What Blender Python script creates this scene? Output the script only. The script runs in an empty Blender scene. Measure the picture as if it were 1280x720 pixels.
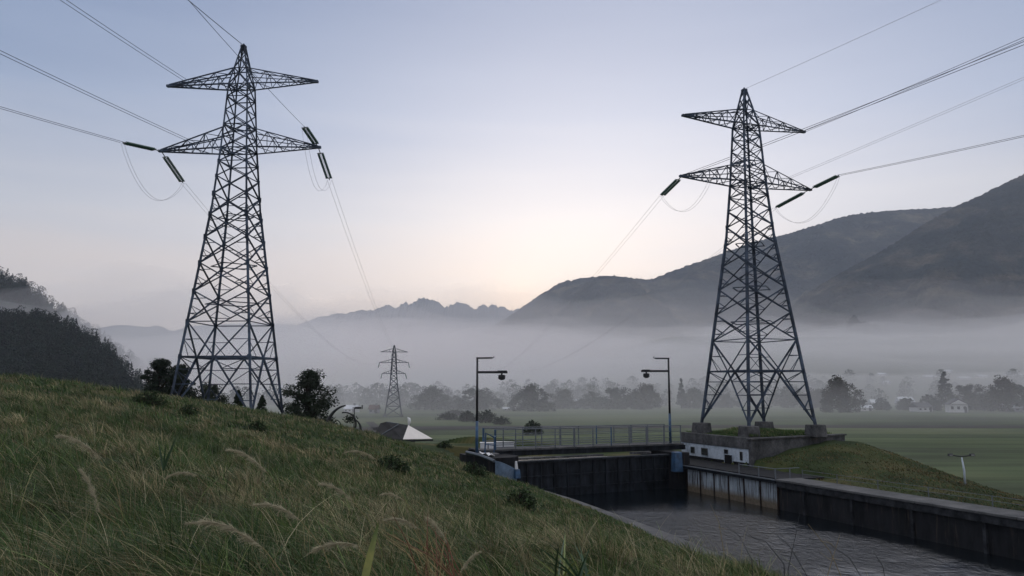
import bpy, math, random
import numpy as np
from mathutils import Vector
R = math.radians
rng = np.random.default_rng(7)
random.seed(7)
scene = bpy.context.scene
col = scene.collection

# ------------------------------------------------------------------ camera frame
F = 995.0
TH = R(7.16)
def ray(px, py):
    u = (px-640)/F; v = (360-py)/F
    y = math.cos(TH)-v*math.sin(TH); z = math.sin(TH)+v*math.cos(TH)
    return u/y, z/y
def at(px, py, Y):
    a, b = ray(px, py)
    return (a*Y, Y, b*Y)

# ------------------------------------------------------------------ generic helpers
def link(o, parent=None):
    col.objects.link(o)
    if parent is not None: o.parent = parent
    return o
def tag(o, label=None, cat=None, group=None, kind=None):
    if label: o['label'] = label
    if cat: o['category'] = cat
    if group: o['group'] = group
    if kind: o['kind'] = kind
    return o
def empty(name, loc=(0,0,0), rz=0.0):
    o = bpy.data.objects.new(name, None)
    o.location = loc; o.rotation_euler = (0,0,rz); o.empty_display_size = 0.3
    return link(o)
def tri_mesh(name, V, T, mat, parent=None, attr=None, smooth=False):
    V = np.asarray(V, dtype=np.float32); T = np.asarray(T, dtype=np.int32)
    me = bpy.data.meshes.new(name)
    me.vertices.add(len(V)); me.vertices.foreach_set('co', V.ravel())
    me.loops.add(T.size); me.loops.foreach_set('vertex_index', T.ravel())
    me.polygons.add(len(T))
    k = T.shape[1]
    me.polygons.foreach_set('loop_start', np.arange(0, T.size, k, dtype=np.int32))
    me.polygons.foreach_set('loop_total', np.full(len(T), k, dtype=np.int32))
    me.polygons.foreach_set('use_smooth', np.full(len(T), smooth))
    me.update(calc_edges=True)
    if attr is not None:
        a = me.attributes.new('tint', 'FLOAT_COLOR', 'POINT')
        c = np.ones((len(V), 4), dtype=np.float32); c[:, :3] = attr
        a.data.foreach_set('color', c.ravel())
    me.materials.append(mat)
    return link(bpy.data.objects.new(name, me), parent)

class MB:
    def __init__(s): s.v = []; s.f = []
    def add(s, vs, fs):
        n = len(s.v); s.v += [tuple(p) for p in vs]; s.f += [tuple(i+n for i in f) for f in fs]
    def box(s, c, d, rz=0.0, taper=1.0):
        hx, hy, hz = d[0]/2, d[1]/2, d[2]/2; ca, sa = math.cos(rz), math.sin(rz); vs = []
        for z in (-1, 1):
            t = taper if z > 0 else 1
            for x, y in ((-1,-1),(1,-1),(1,1),(-1,1)):
                X, Y = x*hx*t, y*hy*t
                vs.append((c[0]+X*ca-Y*sa, c[1]+X*sa+Y*ca, c[2]+z*hz))
        s.add(vs, [(3,2,1,0),(4,5,6,7),(0,1,5,4),(1,2,6,5),(2,3,7,6),(3,0,4,7)])
    def bar(s, a, b, w, h=None):
        a = Vector(a); b = Vector(b); d = b-a
        if d.length < 1e-5: return
        d.normalize(); up = Vector((0,0,1)) if abs(d.z) < .95 else Vector((1,0,0))
        x = d.cross(up).normalized()*(w/2); y = x.normalized().cross(d).normalized()*((h or w)/2)
        vs = [p+i*x+j*y for p in (a, b) for i, j in ((-1,-1),(1,-1),(1,1),(-1,1))]
        s.add(vs, [(3,2,1,0),(4,5,6,7),(0,1,5,4),(1,2,6,5),(2,3,7,6),(3,0,4,7)])
    def angle(s, a, b, w):           # L-section steel angle
        a = Vector(a); b = Vector(b); d = (b-a)
        if d.length < 1e-5: return
        d.normalize(); up = Vector((0,0,1)) if abs(d.z) < .95 else Vector((1,0,0))
        x = d.cross(up).normalized(); y = x.cross(d).normalized(); t = w*.22
        pr = ((0,0),(w,0),(w,t),(t,t),(t,w),(0,w))
        vs = [p+(i-w/3)*x+(j-w/3)*y for p in (a, b) for i, j in pr]
        s.add(vs, [(5,4,3,2,1,0),(6,7,8,9,10,11)]+[(i,(i+1)%6,(i+1)%6+6,i+6) for i in range(6)])
    def tube(s, pts, r, n=8, cap=True):
        pts = [Vector(p) for p in pts]; m = len(pts); base = len(s.v)
        rr = r if isinstance(r, (list, tuple)) else [r]*m
        ref = None
        for i, p in enumerate(pts):
            d = (pts[min(i+1, m-1)]-pts[max(i-1, 0)]).normalized()
            if ref is None: ref = d.cross(Vector((0,0,1)) if abs(d.z) < .95 else Vector((1,0,0))).normalized()
            x = (ref-d*ref.dot(d)).normalized(); ref = x; y = d.cross(x)
            for k in range(n):
                an = 2*math.pi*k/n; q = p+x*math.cos(an)*rr[i]+y*math.sin(an)*rr[i]; s.v.append(tuple(q))
        for i in range(m-1):
            for k in range(n):
                a = base+i*n+k; b = base+i*n+(k+1)%n
                s.f.append((a, b, b+n, a+n))
        if cap:
            s.f.append(tuple(base+k for k in reversed(range(n)))); s.f.append(tuple(base+(m-1)*n+k for k in range(n)))
    def prism(s, poly, z0, z1):       # poly counter-clockwise
        n = len(poly); vs = [(x, y, z0) for x, y in poly]+[(x, y, z1) for x, y in poly]
        s.add(vs, [tuple(reversed(range(n))), tuple(range(n, 2*n))]+[(i,(i+1)%n,(i+1)%n+n,i+n) for i in range(n)])
    def build(s, name, mat, parent=None, smooth=False, bevel=0.0):
        me = bpy.data.meshes.new(name); me.from_pydata(s.v, [], s.f); me.materials.append(mat)
        if smooth: me.polygons.foreach_set('use_smooth', [True]*len(me.polygons))
        me.update(); o = link(bpy.data.objects.new(name, me), parent)
        if bevel:
            m = o.modifiers.new('bevel', 'BEVEL'); m.width = bevel; m.segments = 2; m.limit_method = 'ANGLE'
        return o

def vnoise(x, y, seed=0, octaves=1, gain=.5):
    out = 0; amp = 1; tot = 0
    for o in range(octaves):
        g = np.random.default_rng(seed*31+o).random((256, 256))
        xi = np.floor(x).astype(int); yi = np.floor(y).astype(int); fx = x-xi; fy = y-yi
        fx = fx*fx*(3-2*fx); fy = fy*fy*(3-2*fy)
        a = g[xi & 255, yi & 255]; b = g[(xi+1) & 255, yi & 255]; c = g[xi & 255, (yi+1) & 255]; d = g[(xi+1) & 255, (yi+1) & 255]
        out = out+amp*((a*(1-fx)+b*fx)*(1-fy)+(c*(1-fx)+d*fx)*fy); tot += amp; amp *= gain; x = x*2.03+17.1; y = y*2.03+5.3
    return out/tot*2-1

# ------------------------------------------------------------------ materials
class NT:
    def __init__(s, name):
        s.m = bpy.data.materials.new(name); s.m.use_nodes = True; s.t = s.m.node_tree; s.n = s.t.nodes; s.l = s.t.links
        s.b = s.n['Principled BSDF']
    def node(s, kind, **kw):
        n = s.n.new(kind)
        for k, v in kw.items():
            if k in n.inputs: n.inputs[k].default_value = v
            else: setattr(n, k, v)
        return n
    def noise(s, scale, detail=4, rough=.6, stretch=None, obj=False):
        n = s.node('ShaderNodeTexNoise'); n.inputs['Scale'].default_value = scale; n.inputs['Detail'].default_value = detail; n.inputs['Roughness'].default_value = rough
        g = s.n.new('ShaderNodeTexCoord') if obj else s.n.new('ShaderNodeNewGeometry')
        src = g.outputs['Object'] if obj else g.outputs['Position']
        if stretch:
            mp = s.n.new('ShaderNodeMapping'); mp.inputs['Scale'].default_value = stretch; s.l.new(src, mp.inputs[0]); src = mp.outputs[0]
        s.l.new(src, n.inputs['Vector']); return n
    def ramp(s, src, stops):
        r = s.n.new('ShaderNodeValToRGB'); e = r.color_ramp.elements
        while len(e) < len(stops): e.new(.5)
        for i, (p, c) in enumerate(stops):
            e[i].position = p; e[i].color = (*c, 1) if len(c) == 3 else c
        s.l.new(src, r.inputs[0]); return r
    def mix(s, f, a, b, mode='MIX'):
        m = s.n.new('ShaderNodeMix'); m.data_type = 'RGBA'; m.blend_type = mode
        for sock, val in ((m.inputs[0], f), (m.inputs[6], a), (m.inputs[7], b)):
            if hasattr(val, 'is_output'): s.l.new(val, sock)
            else: sock.default_value = val if not isinstance(val, tuple) or len(val) == 4 else (*val, 1)
        return m.outputs[2]
    def bump(s, src, strength, dist):
        b = s.n.new('ShaderNodeBump'); b.inputs['Strength'].default_value = strength; b.inputs['Distance'].default_value = dist
        s.l.new(src, b.inputs['Height']); s.l.new(b.outputs[0], s.b.inputs['Normal']); return b
    def base(s, c):
        if hasattr(c, 'is_output'): s.l.new(c, s.b.inputs['Base Color'])
        else: s.b.inputs['Base Color'].default_value = (*c, 1)
    def done(s, rough=.8, metal=0, spec=None):
        s.b.inputs['Roughness'].default_value = rough; s.b.inputs['Metallic'].default_value = metal
        if spec is None and rough >= .55: spec = .12
        if spec is not None: s.b.inputs['Specular IOR Level'].default_value = spec
        return s.m
def simple(name, c, rough=.7, metal=0, var=.25, scale=6, spec=None, c2=None, bump=0, stretch=None, lo=.35, hi=.7):
    t = NT(name); n = t.noise(scale, 5, .65, stretch)
    d = c2 or tuple(v*(1-var) for v in c)
    r = t.ramp(n.outputs[0], [(lo, d), (hi, c)]); t.base(r.outputs[0])
    if bump: t.bump(n.outputs[0], .6, bump)
    return t.done(rough, metal, spec)

M = {}
M['steel'] = simple('galvanised_steel', (.085,.115,.165), .55, .2, .45, .9, c2=(.034,.042,.058), lo=.42, hi=.62)
M['steel_far'] = simple('far_steel', (.09,.10,.12), .6, .2)
M['wire'] = simple('conductor_wire', (.10,.10,.11), .5, .6)
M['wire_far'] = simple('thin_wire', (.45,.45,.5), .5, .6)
M['insul'] = simple('glass_insulator', (.045,.12,.095), .25, 0, .4, 20)
M['fitting'] = simple('zinc_fitting', (.30,.32,.33), .4, .7)
t = NT('weathered_concrete'); n = t.noise(1.2, 8, .7); n2 = t.noise(9, 6, .7); n3 = t.noise(1.0, 5, .7, (1.6, 1.6, .5))
c = t.ramp(n.outputs[0], [(.3, (.05,.052,.055)), (.62, (.17,.17,.172))]); c2 = t.ramp(n2.outputs[0], [(.35, (.35,.35,.35)), (.65, (1,1,1))])
c3 = t.ramp(n3.outputs[0], [(.38, (.45,.45,.45)), (.62, (1,1,1))])
t.base(t.mix(.7, t.mix(.6, c.outputs[0], c2.outputs[0], 'MULTIPLY'), c3.outputs[0], 'MULTIPLY')); t.bump(n2.outputs[0], .5, .02); M['concrete'] = t.done(.9)
t = NT('path_concrete'); n = t.noise(.8, 8, .7); n2 = t.noise(14, 5, .7)
c = t.ramp(n.outputs[0], [(.3, (.055,.057,.06)), (.65, (.15,.15,.15))]); c2 = t.ramp(n2.outputs[0], [(.3, (.5,.5,.5)), (.6, (1,1,1))])
t.base(t.mix(.6, c.outputs[0], c2.outputs[0], 'MULTIPLY')); t.bump(n2.outputs[0], .3, .01); M['path'] = t.done(.85)
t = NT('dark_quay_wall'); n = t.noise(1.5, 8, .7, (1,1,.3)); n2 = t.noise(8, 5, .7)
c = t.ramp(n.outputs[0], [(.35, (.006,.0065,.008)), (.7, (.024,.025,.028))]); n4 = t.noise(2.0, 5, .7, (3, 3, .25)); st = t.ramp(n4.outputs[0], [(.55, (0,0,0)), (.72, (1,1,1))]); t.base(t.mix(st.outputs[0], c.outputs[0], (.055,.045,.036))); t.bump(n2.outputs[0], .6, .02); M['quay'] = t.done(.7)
M['quayband'] = simple('stained_band', (.045,.048,.054), .8, 0, .5, 2.5, c2=(.010,.011,.013), bump=.01)
t = NT('pale_panel_concrete'); n = t.noise(3.0, 6, .7, (4,4,.22)); n2 = t.noise(1.1, 6, .7); n3 = t.noise(7, 5, .7)
g = t.n.new('ShaderNodeNewGeometry'); sp = t.n.new('ShaderNodeSeparateXYZ'); t.l.new(g.outputs['Position'], sp.inputs[0])
mr = t.n.new('ShaderNodeMapRange'); mr.inputs[1].default_value = -5.75; mr.inputs[2].default_value = -5.45; t.l.new(sp.outputs[2], mr.inputs[0])
c = t.ramp(n.outputs[0], [(.40, (.035,.028,.025)), (.50, (.26,.30,.33)), (.75, (.42,.47,.50))]); c2 = t.ramp(n2.outputs[0], [(.3, (.55,.5,.48)), (.65, (1,1,1))])
cc = t.mix(.8, c.outputs[0], c2.outputs[0], 'MULTIPLY'); rust = t.ramp(n3.outputs[0], [(.3, (.09,.07,.05)), (.7, (.17,.14,.10))])
t.base(t.mix(mr.outputs[0], rust.outputs[0], cc)); M['panel'] = t.done(.8)
M['rust_line'] = simple('rusty_joint', (.03,.018,.014), .9, 0, .6, 5)
t = NT('white_render'); n = t.noise(1.6, 7, .7, (1,1,.5)); n2 = t.noise(12, 5, .7)
c = t.ramp(n.outputs[0], [(.33, (.20,.24,.27)), (.5, (.5,.56,.62)), (.8, (.62,.68,.74))]); c2 = t.ramp(n2.outputs[0], [(.32, (.5,.5,.5)), (.5, (1,1,1))])
t.base(t.mix(.6, c.outputs[0], c2.outputs[0], 'MULTIPLY')); M['white_wall'] = t.done(.8)
M['black'] = simple('black_void_paint', (.012,.012,.014), .8)
M['gate'] = simple('black_gate_steel', (.028,.034,.042), .55, .2, .7, 1.6, c2=(.006,.007,.009), stretch=(2,2,.5))
M['blue'] = simple('blue_painted_steel', (.05,.13,.25), .45, .2, .6, 3, c2=(.025,.05,.09))
M['blue_wing'] = simple('pale_blue_painted_steel', (.16,.24,.34), .5, .1, .5, 2.5)
M['rail'] = simple('galvanised_rail', (.16,.18,.2), .5, .5)
M['dark_metal'] = simple('dark_metal', (.025,.027,.03), .5, .4)
M['white'] = simple('white_sheet', (.78,.78,.78), .5, 0, .2, 3)
M['canvas'] = simple('cream_canvas', (.85,.80,.74), .7, 0, .08, 3)
M['roof_dark'] = simple('dark_tarpaulin', (.05,.05,.052), .8, 0, .4, 2)
M['rubber'] = simple('black_steel_ring', (.012,.012,.013), .5)
M['glass'] = simple('window_glass', (.02,.022,.025), .12)
M['house_white'] = simple('house_wall_white', (.66,.66,.66), .8, 0, .15, .5)
M['house_grey'] = simple('house_wall_grey', (.30,.30,.31), .8, 0, .15, .5)
M['roof_red'] = simple('roof_tiles', (.10,.06,.05), .8, 0, .3, 1)
M['roof_grey'] = simple('roof_slates', (.09,.09,.10), .7, 0, .3, 1)
M['roof_pale'] = simple('pale_metal_roof', (.55,.58,.62), .4, .2, .2, .3)
M['bark'] = simple('bark', (.045,.035,.027), .9, 0, .5, 6, bump=.02)
M['dirt'] = simple('dirt_track', (.055,.052,.048), .95, 0, .4, .4)
M['straw_stem'] = simple('dry_stem', (.28,.22,.11), .8, 0, .3, 30)

def tinted(name, rough=.75, trans=.0, bump=None, spec=.3):
    t = NT(name); a = t.n.new('ShaderNodeAttribute'); a.attribute_name = 'tint'
    t.base(t.mix(1.0, a.outputs['Color'], (.86,.93,.86), 'MULTIPLY'))
    if trans:
        tr = t.n.new('ShaderNodeBsdfTranslucent'); t.l.new(a.outputs['Color'], tr.inputs[0])
        mx = t.n.new('ShaderNodeMixShader'); mx.inputs[0].default_value = trans
        t.l.new(t.b.outputs[0], mx.inputs[1]); t.l.new(tr.outputs[0], mx.inputs[2])
        t.l.new(mx.outputs[0], t.n['Material Output'].inputs['Surface'])
    return t.done(rough, 0, spec)
M['blade'] = tinted('grass_blade', .6, .25)
M['leaf'] = tinted('leaf', .7, .15)

# ------------------------------------------------------------------ the terrain
LPTS = [(0,0,-1.5),(0,6,-1.42),(0,12,-2.2),(0,20,-2.95),(0,30,-3.75),(0,42,-4.85),(-3,3,-1.2),(-6,10,-.85),(-10,15,-.35),(-14,20,.1),
 (-5,5,-1.0),(-8,8,-.6),(-16,25,.36),(-12.5,28,-.28),(-9.9,34,-1.13),(-7.3,38,-2.0),(-3.4,41,-3.55),(-1.65,42,-4.3),(-1.2,43.5,-4.6),
 (-19,44,-1.75),(-13,43,-1.8),(-13,49,-1.9),(-19,50,-1.9),(-16,46,-1.8),(-8,50,-3.3),(-5,55,-4),(-8,62,-4.2),(0,60,-4.4),(-15,65,-4.2),(-25,60,-3.9),
 (-30,45,-2.6),(-30,30,-.5),(-30,15,.5),(-20,8,.3),(-12,0,0),(-25,0,.5),(0,-10,-1.5),(-12,-12,0),(-20,90,-7),(0,90,-7.2),(-50,60,-8),(-50,30,-6),(-22,20,.45),(-5,72,-5),
 (1.3,8,-1.8),(3.6,12,-2.75),(5.8,17,-4.2),(6.6,22.5,-5.25),(4.5,31,-5.2),(-.9,44,-4.9),(10.5,12,-5.3),(15,2,-5.3),(8,4,-3.2),(5,0,-2.4),(10,-8,-3),(6,10,-3.6),(3,24,-4.15),(2,34,-4.6)]
RPTS = [(10,50,-4.52),(14,40,-4.52),(18,29,-4.52),(22,18,-4.52),(26,8,-4.52),(11.5,50,-4.52),(15.5,40,-4.52),(19.5,29,-4.52),(23.5,18,-4.52),
 (15,46.2,-4.1),(18,48.2,-3.55),(21.8,50.5,-3.4),(23.4,50,-4.0),(25,47,-4.9),(23.5,40,-5.0),(24,33,-5.0),(27,25,-5.0),(30,50,-6.6),(30,40,-6.8),(32,30,-6.8),
 (25,60,-6),(15,62,-5),(8,65,-5),(20,75,-8),(35,60,-8.7),(45,40,-9),(45,20,-9),(35,5,-7),(5,85,-8),(20,95,-9),(50,80,-9),(18,44,-4.05),(20,42,-4.4),(17,42,-4.3),(16,52,-4),(21,46,-4.2),(2,72,-4.8)]
class TPS:
    def __init__(s, pts, lam=.02):
        P = np.array(pts, float); s.p = P[:, :2]; n = len(P)
        r = np.linalg.norm(s.p[:, None]-s.p[None], axis=2)
        A = np.zeros((n+3, n+3)); A[:n, :n] = s.k(r)+lam*np.eye(n)*10; A[:n, n] = 1; A[:n, n+1:] = s.p; A[n:, :n] = A[:n, n:].T
        s.w = np.linalg.solve(A, np.concatenate([P[:, 2], [0,0,0]]))
    def k(s, r): return np.where(r > 0, r*r*np.log(np.maximum(r, 1e-9)), 0)
    def __call__(s, x, y):
        x = np.asarray(x, float); y = np.asarray(y, float); o = s.w[-3]+s.w[-2]*x+s.w[-1]*y
        for i in range(len(s.p)): o = o+s.w[i]*s.k(np.hypot(x-s.p[i,0], y-s.p[i,1]))
        return o
TL, TR = TPS(LPTS), TPS(RPTS)
FIELD, WATER = -9.0, -6.0
EL = np.array([(-30,120),(-10.4,72),(-2.2,50),(0.1,44),(5.6,31),(7.9,22.5),(12,12),(16.3,1),(21,-11)])[::-1]
def exl(y): return np.interp(y, EL[:, 1], EL[:, 0])
def exr(y): return 10.3+(48.1-np.asarray(y, float))*.39
def ss(a, b, v):
    t = np.clip((v-a)/(b-a), 0, 1); return t*t*(3-2*t)
def ground(x, y):
    x = np.asarray(x, float); y = np.asarray(y, float)
    mid = (exl(y)+exr(y))/2
    zl = np.maximum(TL(x, y), FIELD); zr = np.maximum(TR(x, y), FIELD)
    bl = ss(-34, -60, x)+ss(70, 115, y)+ss(-15, -60, y); br = ss(36, 52, x)+ss(75, 115, y)+ss(-15, -60, y)
    zl = zl+(FIELD-zl)*np.clip(bl, 0, 1); zr = zr+(FIELD-zr)*np.clip(br, 0, 1)
    z = np.where(x < mid, zl, zr)
    rough = (1-np.clip(np.where(x < mid, bl, br), 0, 1))
    z = z+rough*(.10*vnoise(x*.9, y*.9, 3, 3)+.04*vnoise(x*3, y*3, 4))*np.where((x > mid) & (x < exr(y)+1.7), 0, 1)
    incan = (x > exl(y)-.35) & (x < exr(y)+.3) & (y < 57) & (y > -40)
    z = np.where((y > 40.6) & (y < 60) & (x > mid) & (x < exr(y)+3.25), np.minimum(z, -4.75), z)
    return np.where(incan, -8.4, z)
def grow(a, b, n, p): return list(a+(b-a)*(np.linspace(0, 1, n+1)[1:]**p))
gx = sorted([-v for v in grow(45, 9000, 40, 3)])+list(np.arange(-45, 55, .4))+[55]+grow(55, 9000, 40, 3)
gy = sorted([-v for v in grow(12, 3000, 16, 3)])+list(np.arange(-12, 112, .4))+[112]+grow(112, 11000, 60, 3)
X, Y = np.meshgrid(gx, gy); Z = ground(X, Y); nx, ny = len(gx), len(gy)
V = np.stack([X.ravel(), Y.ravel(), Z.ravel()], 1)
i = np.arange(nx*ny).reshape(ny, nx)
T = np.stack([i[:-1, :-1].ravel(), i[:-1, 1:].ravel(), i[1:, 1:].ravel(), i[1:, :-1].ravel()], 1)
t = NT('meadow'); n = t.noise(.35, 7, .05); n2 = t.noise(5, 6, .7); n3 = t.noise(.012, 5, .6, (1, 2.6, 1)); n4 = t.noise(.16, 3, .5, (.12, 2.2, 1))
c = t.ramp(n.outputs[0], [(.3, (.018,.028,.010)), (.5, (.035,.050,.018)), (.72, (.075,.070,.030))])
c3 = t.ramp(n3.outputs[0], [(.36, (.050,.060,.036)), (.5, (.080,.104,.052)), (.66, (.118,.132,.070))])
c4 = t.ramp(n4.outputs[0], [(.35, (.6,.6,.6)), (.65, (1.05,1.05,1.05))])
far = t.mix(.8, c3.outputs[0], c4.outputs[0], 'MULTIPLY')
g = t.n.new('ShaderNodeNewGeometry'); sp = t.n.new('ShaderNodeSeparateXYZ'); t.l.new(g.outputs['Position'], sp.inputs[0])
mr = t.n.new('ShaderNodeMapRange'); mr.inputs[1].default_value = -8.2; mr.inputs[2].default_value = -8.95; t.l.new(sp.outputs[2], mr.inputs[0])
t.base(t.mix(mr.outputs[0], c.outputs[0], far)); t.bump(n2.outputs[0], .8, .05); M['meadow'] = t.done(.95, 0, .1)
g = tri_mesh('ground', V, T, M['meadow'], smooth=True); tag(g, 'sloping grassy embankment and flat green valley field', None, None, 'structure')

# water
t = NT('dark_water'); t.base((.003,.005,.007)); t.b.inputs['IOR'].default_value = 1.85
wv = t.noise(3.3, 6, .66, (1, .62, 1)); wv2 = t.noise(.22, 4, .6)
rm = t.ramp(wv2.outputs[0], [(.36, (.10,.10,.10)), (.50, (1,1,1))])
# sheltered, calmer water beside the right wall and under the gate
gp_ = t.n.new('ShaderNodeNewGeometry'); sp_ = t.n.new('ShaderNodeSeparateXYZ'); t.l.new(gp_.outputs['Position'], sp_.inputs[0])
def mth(op, a, b, c=None):
    m_ = t.n.new('ShaderNodeMath'); m_.operation = op
    for q_, v_ in enumerate((a, b, c)):
        if v_ is None: continue
        if hasattr(v_, 'is_output'): t.l.new(v_, m_.inputs[q_])
        else: m_.inputs[q_].default_value = v_
    return m_.outputs[0]
def mrange(v_, a, b):
    m_ = t.n.new('ShaderNodeMapRange'); m_.interpolation_type = 'SMOOTHSTEP'; m_.inputs[1].default_value = a; m_.inputs[2].default_value = b; t.l.new(v_, m_.inputs[0]); return m_.outputs[0]
edge = mth('ADD', mth('MULTIPLY', sp_.outputs[1], -.39), 29.06); dist = mth('SUBTRACT', edge, sp_.outputs[0])
dist = mth('MULTIPLY_ADD', wv2.outputs[0], 3.0, dist)
msk = mth('MULTIPLY', mrange(dist, 2.6, 5.6), mrange(sp_.outputs[1], 41, 36))
msk = mth('MULTIPLY', msk, rm.outputs[0]); msk = mth('MULTIPLY_ADD', msk, .93, .07)
t.bump(mth('MULTIPLY', wv.outputs[0], msk), 1.0, .42); M['water'] = t.done(.02, 0, 1.0)
ys = [-30, 0, 12, 22.5, 31, 40]
mb = MB(); vs = []
for y in ys: vs += [(float(exl(y))-.3, y, WATER), (float(exr(y))+.3, y, WATER)]
vs += [(-.6, 44.1, WATER), (10.6, 50.0, WATER)]
mb.add(vs, [(2*i, 2*i+1, 2*i+3, 2*i+2) for i in range(len(ys))])
tag(mb.build('canal_water', M['water']), 'dark rippled water of the lock canal', None, None, 'structure')
mb = MB(); vs = []
vs = [(-.5, 44.3, -4.75), (10.4, 50.05, -4.75)]
for y in (52, 54, 57): vs += [(float(exl(y))-.3, y, -4.75), (float(exr(y))+.3, y, -4.75)]
mb.add(vs, [(2*i, 2*i+1, 2*i+3, 2*i+2) for i in range(3)])
tag(mb.build('upper_water', M['water']), 'still water held above the lock gate', None, None, 'structure')

# ------------------------------------------------------------------ lock walls, gate, bridge
adir = Vector((-.363, .932)).normalized(); ndir = Vector((adir.y, -adir.x))      # along the canal (away), and across it to the right
def E(y, off=0.0): return (float(exr(y))+off*ndir.x, y+off*ndir.y)
def quad_wall(mb, p, q, th, z0, z1):      # wall between plan points p (near) and q (far), thickness to the right side
    n = Vector((q[1]-p[1], -(q[0]-p[0]))).normalized()*th
    poly = [p, (p[0]+n.x, p[1]+n.y), (q[0]+n.x, q[1]+n.y), q]; mb.prism(poly, z0, z1)
YS = 40.6
# dark near section
w = empty('lock_wall', (*E(30), -4.5)); w0 = Vector((*E(30), -4.5))
tag(w, 'long black quay wall with concrete coping nearest on the right bank', 'quay wall')
def rel(mb, o, root):
    pass
def under(root, mb, name, mat, **k):
    l = Vector(root.location); mb.v = [tuple(Vector(v)-l) for v in mb.v]; return mb.build(name, mat, root, **k)
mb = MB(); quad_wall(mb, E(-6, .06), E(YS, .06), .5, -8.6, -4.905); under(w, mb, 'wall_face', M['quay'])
mb = MB()
seg = [-6, 2, 9, 15, 20, 24.6, 28.8, 32.8, 36.8, YS]
for a, b in zip(seg[:-1], seg[1:]): quad_wall(mb, E(a+.02, -.13), E(b-.02, -.13), 1.5, -4.60, -4.5)
under(w, mb, 'coping', M['path'], bevel=.02)
mb = MB(); quad_wall(mb, E(-6, -.07), E(YS-.01, -.07), .6, -4.90, -4.603); under(w, mb, 'edge_band', M['quayband'], bevel=.015)
for yy in (9, 13, 17, 20.5, 24, 27, 30, 33, 36, 38.8):
    mb = MB(); quad_wall(mb, E(yy, -.05), E(yy+.12, -.05), .2, -7.6, -4.905); under(w, mb, 'pilaster', M['quayband'])
# pale panel section
w = empty('panel_wall', (*E(44), -4.6)); tag(w, 'pale blue concrete panel wall with rust streaks below the white building', 'quay wall')
ye = 48.0; n = 6
for k in range(n):
    a = YS+(ye-YS)*k/n; b = YS+(ye-YS)*(k+1)/n
    mb = MB(); quad_wall(mb, E(a+.025, .02), E(b-.025, .02), .4, -8.2, -4.74); under(w, mb, 'wall_panel', M['panel'])
for k in range(n+1):
    a = YS+(ye-YS)*k/n; mb = MB(); quad_wall(mb, E(a-.04, -.02), E(a+.04, -.02), .4, -8.2, -4.745); under(w, mb, 'joint_strip', M['rust_line'])
mb = MB(); quad_wall(mb, E(YS, -.14), E(ye+1.6, -.14), .5, -4.735, -4.58); under(w, mb, 'edge_beam', M['gate'], bevel=.02)
mb = MB(); quad_wall(mb, E(YS, -.2), E(ye+1.6, -.2), .06, -4.575, -4.53); under(w, mb, 'edge_trim', M['rail'])
mb = MB(); quad_wall(mb, E(YS, .36), E(ye+6, .36), 3.0, -4.9, -4.54); under(w, mb, 'ledge_slab', M['quay'])
# right upstream wall + bridge pier
w = empty('bridge_pier', (*E(50.5), -4.0)); tag(w, 'dark pier under the right end of the footbridge', 'pier')
mb = MB(); quad_wall(mb, E(48.7, -.3), E(52.5, -.3), 1.0, -8, -3.86); under(w, mb, 'pier_block', M['quay'])
bx = at(846, 572, 48.2); mb = MB(); mb.box((bx[0], bx[1], -4.35), (.55, .5, 1.15), .35, .85); under(w, mb, 'blue_cabinet', M['blue'], bevel=.03)
# left bank edge strip
w = empty('bank_edging', (5.6, 31, -5.3)); tag(w, 'sloping grey concrete edging at the foot of the grass bank', 'kerb wall')
pts = [(16.3,1,-5.4),(12,12,-5.4),(7.9,22.5,-5.35),(5.6,31,-5.3),(2.9,37.4,-5.05),(0.25,43.6,-4.98)]
mb = MB()
vs = []
for x, y, z in pts:
    vs += [(x-.85, y-.25, z+.03), (x-.06, y, z), (x, y, z-.06), (x, y, -7.8), (x-.85, y-.25, -7.8)]
fs = []
for i in range(len(pts)-1):
    a = 5*i; b = a+5
    for k in range(5): fs.append((a+k, b+k, b+(k+1)%5, a+(k+1)%5))
fs += [(0,1,2,3,4), tuple(5*(len(pts)-1)+k for k in (4,3,2,1,0))]
mb.add(vs, fs); under(w, mb, 'edging', M['path'])

# gate
GA = Vector((0.05, 44.2)); GB = Vector((10.05, 49.6)); gd = (GB-GA); gl = gd.length; gd.normalize(); ga = math.atan2(gd.y, gd.x)
def G(s, off=0.0): return (GA.x+gd.x*s-gd.y*off, GA.y+gd.y*s+gd.x*off)   # off > 0 is away from the camera
g = empty('lock_gate', (*G(gl/2), -4.0)); tag(g, 'black ribbed steel lock gate across the canal', 'lock gate')
def gbox(s0, s1, o0, o1, z0, z1, mb):
    mb.prism([G(s0, o0), G(s1, o0), G(s1, o1), G(s0, o1)], z0, z1)
mb = MB(); gbox(0, gl, 0, .3, -8, -4.02, mb); under(g, mb, 'gate_leaf', M['gate'])
mb = MB()
for k in range(1, 13): s = gl*k/13; gbox(s-.05, s+.05, -.08, .0, -7.4, -4.1, mb)
for z in (-4.9, -5.6): gbox(.05, gl-.05, -.055, .002, z, z+.09, mb)
under(g, mb, 'ribs', M['gate'])
mb = MB(); gbox(-.05, gl+.1, -.16, .34, -4.1, -3.98, mb); under(g, mb, 'top_rail', M['gate'], bevel=.02)
mb = MB(); gbox(.6, 6.3, .45, .75, -3.96, -3.86, mb); under(g, mb, 'walkway_beam', M['concrete'])
mb = MB(); gbox(8.4, 9.8, .45, .75, -3.96, -3.82, mb); under(g, mb, 'walkway_beam', M['concrete'])

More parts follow.
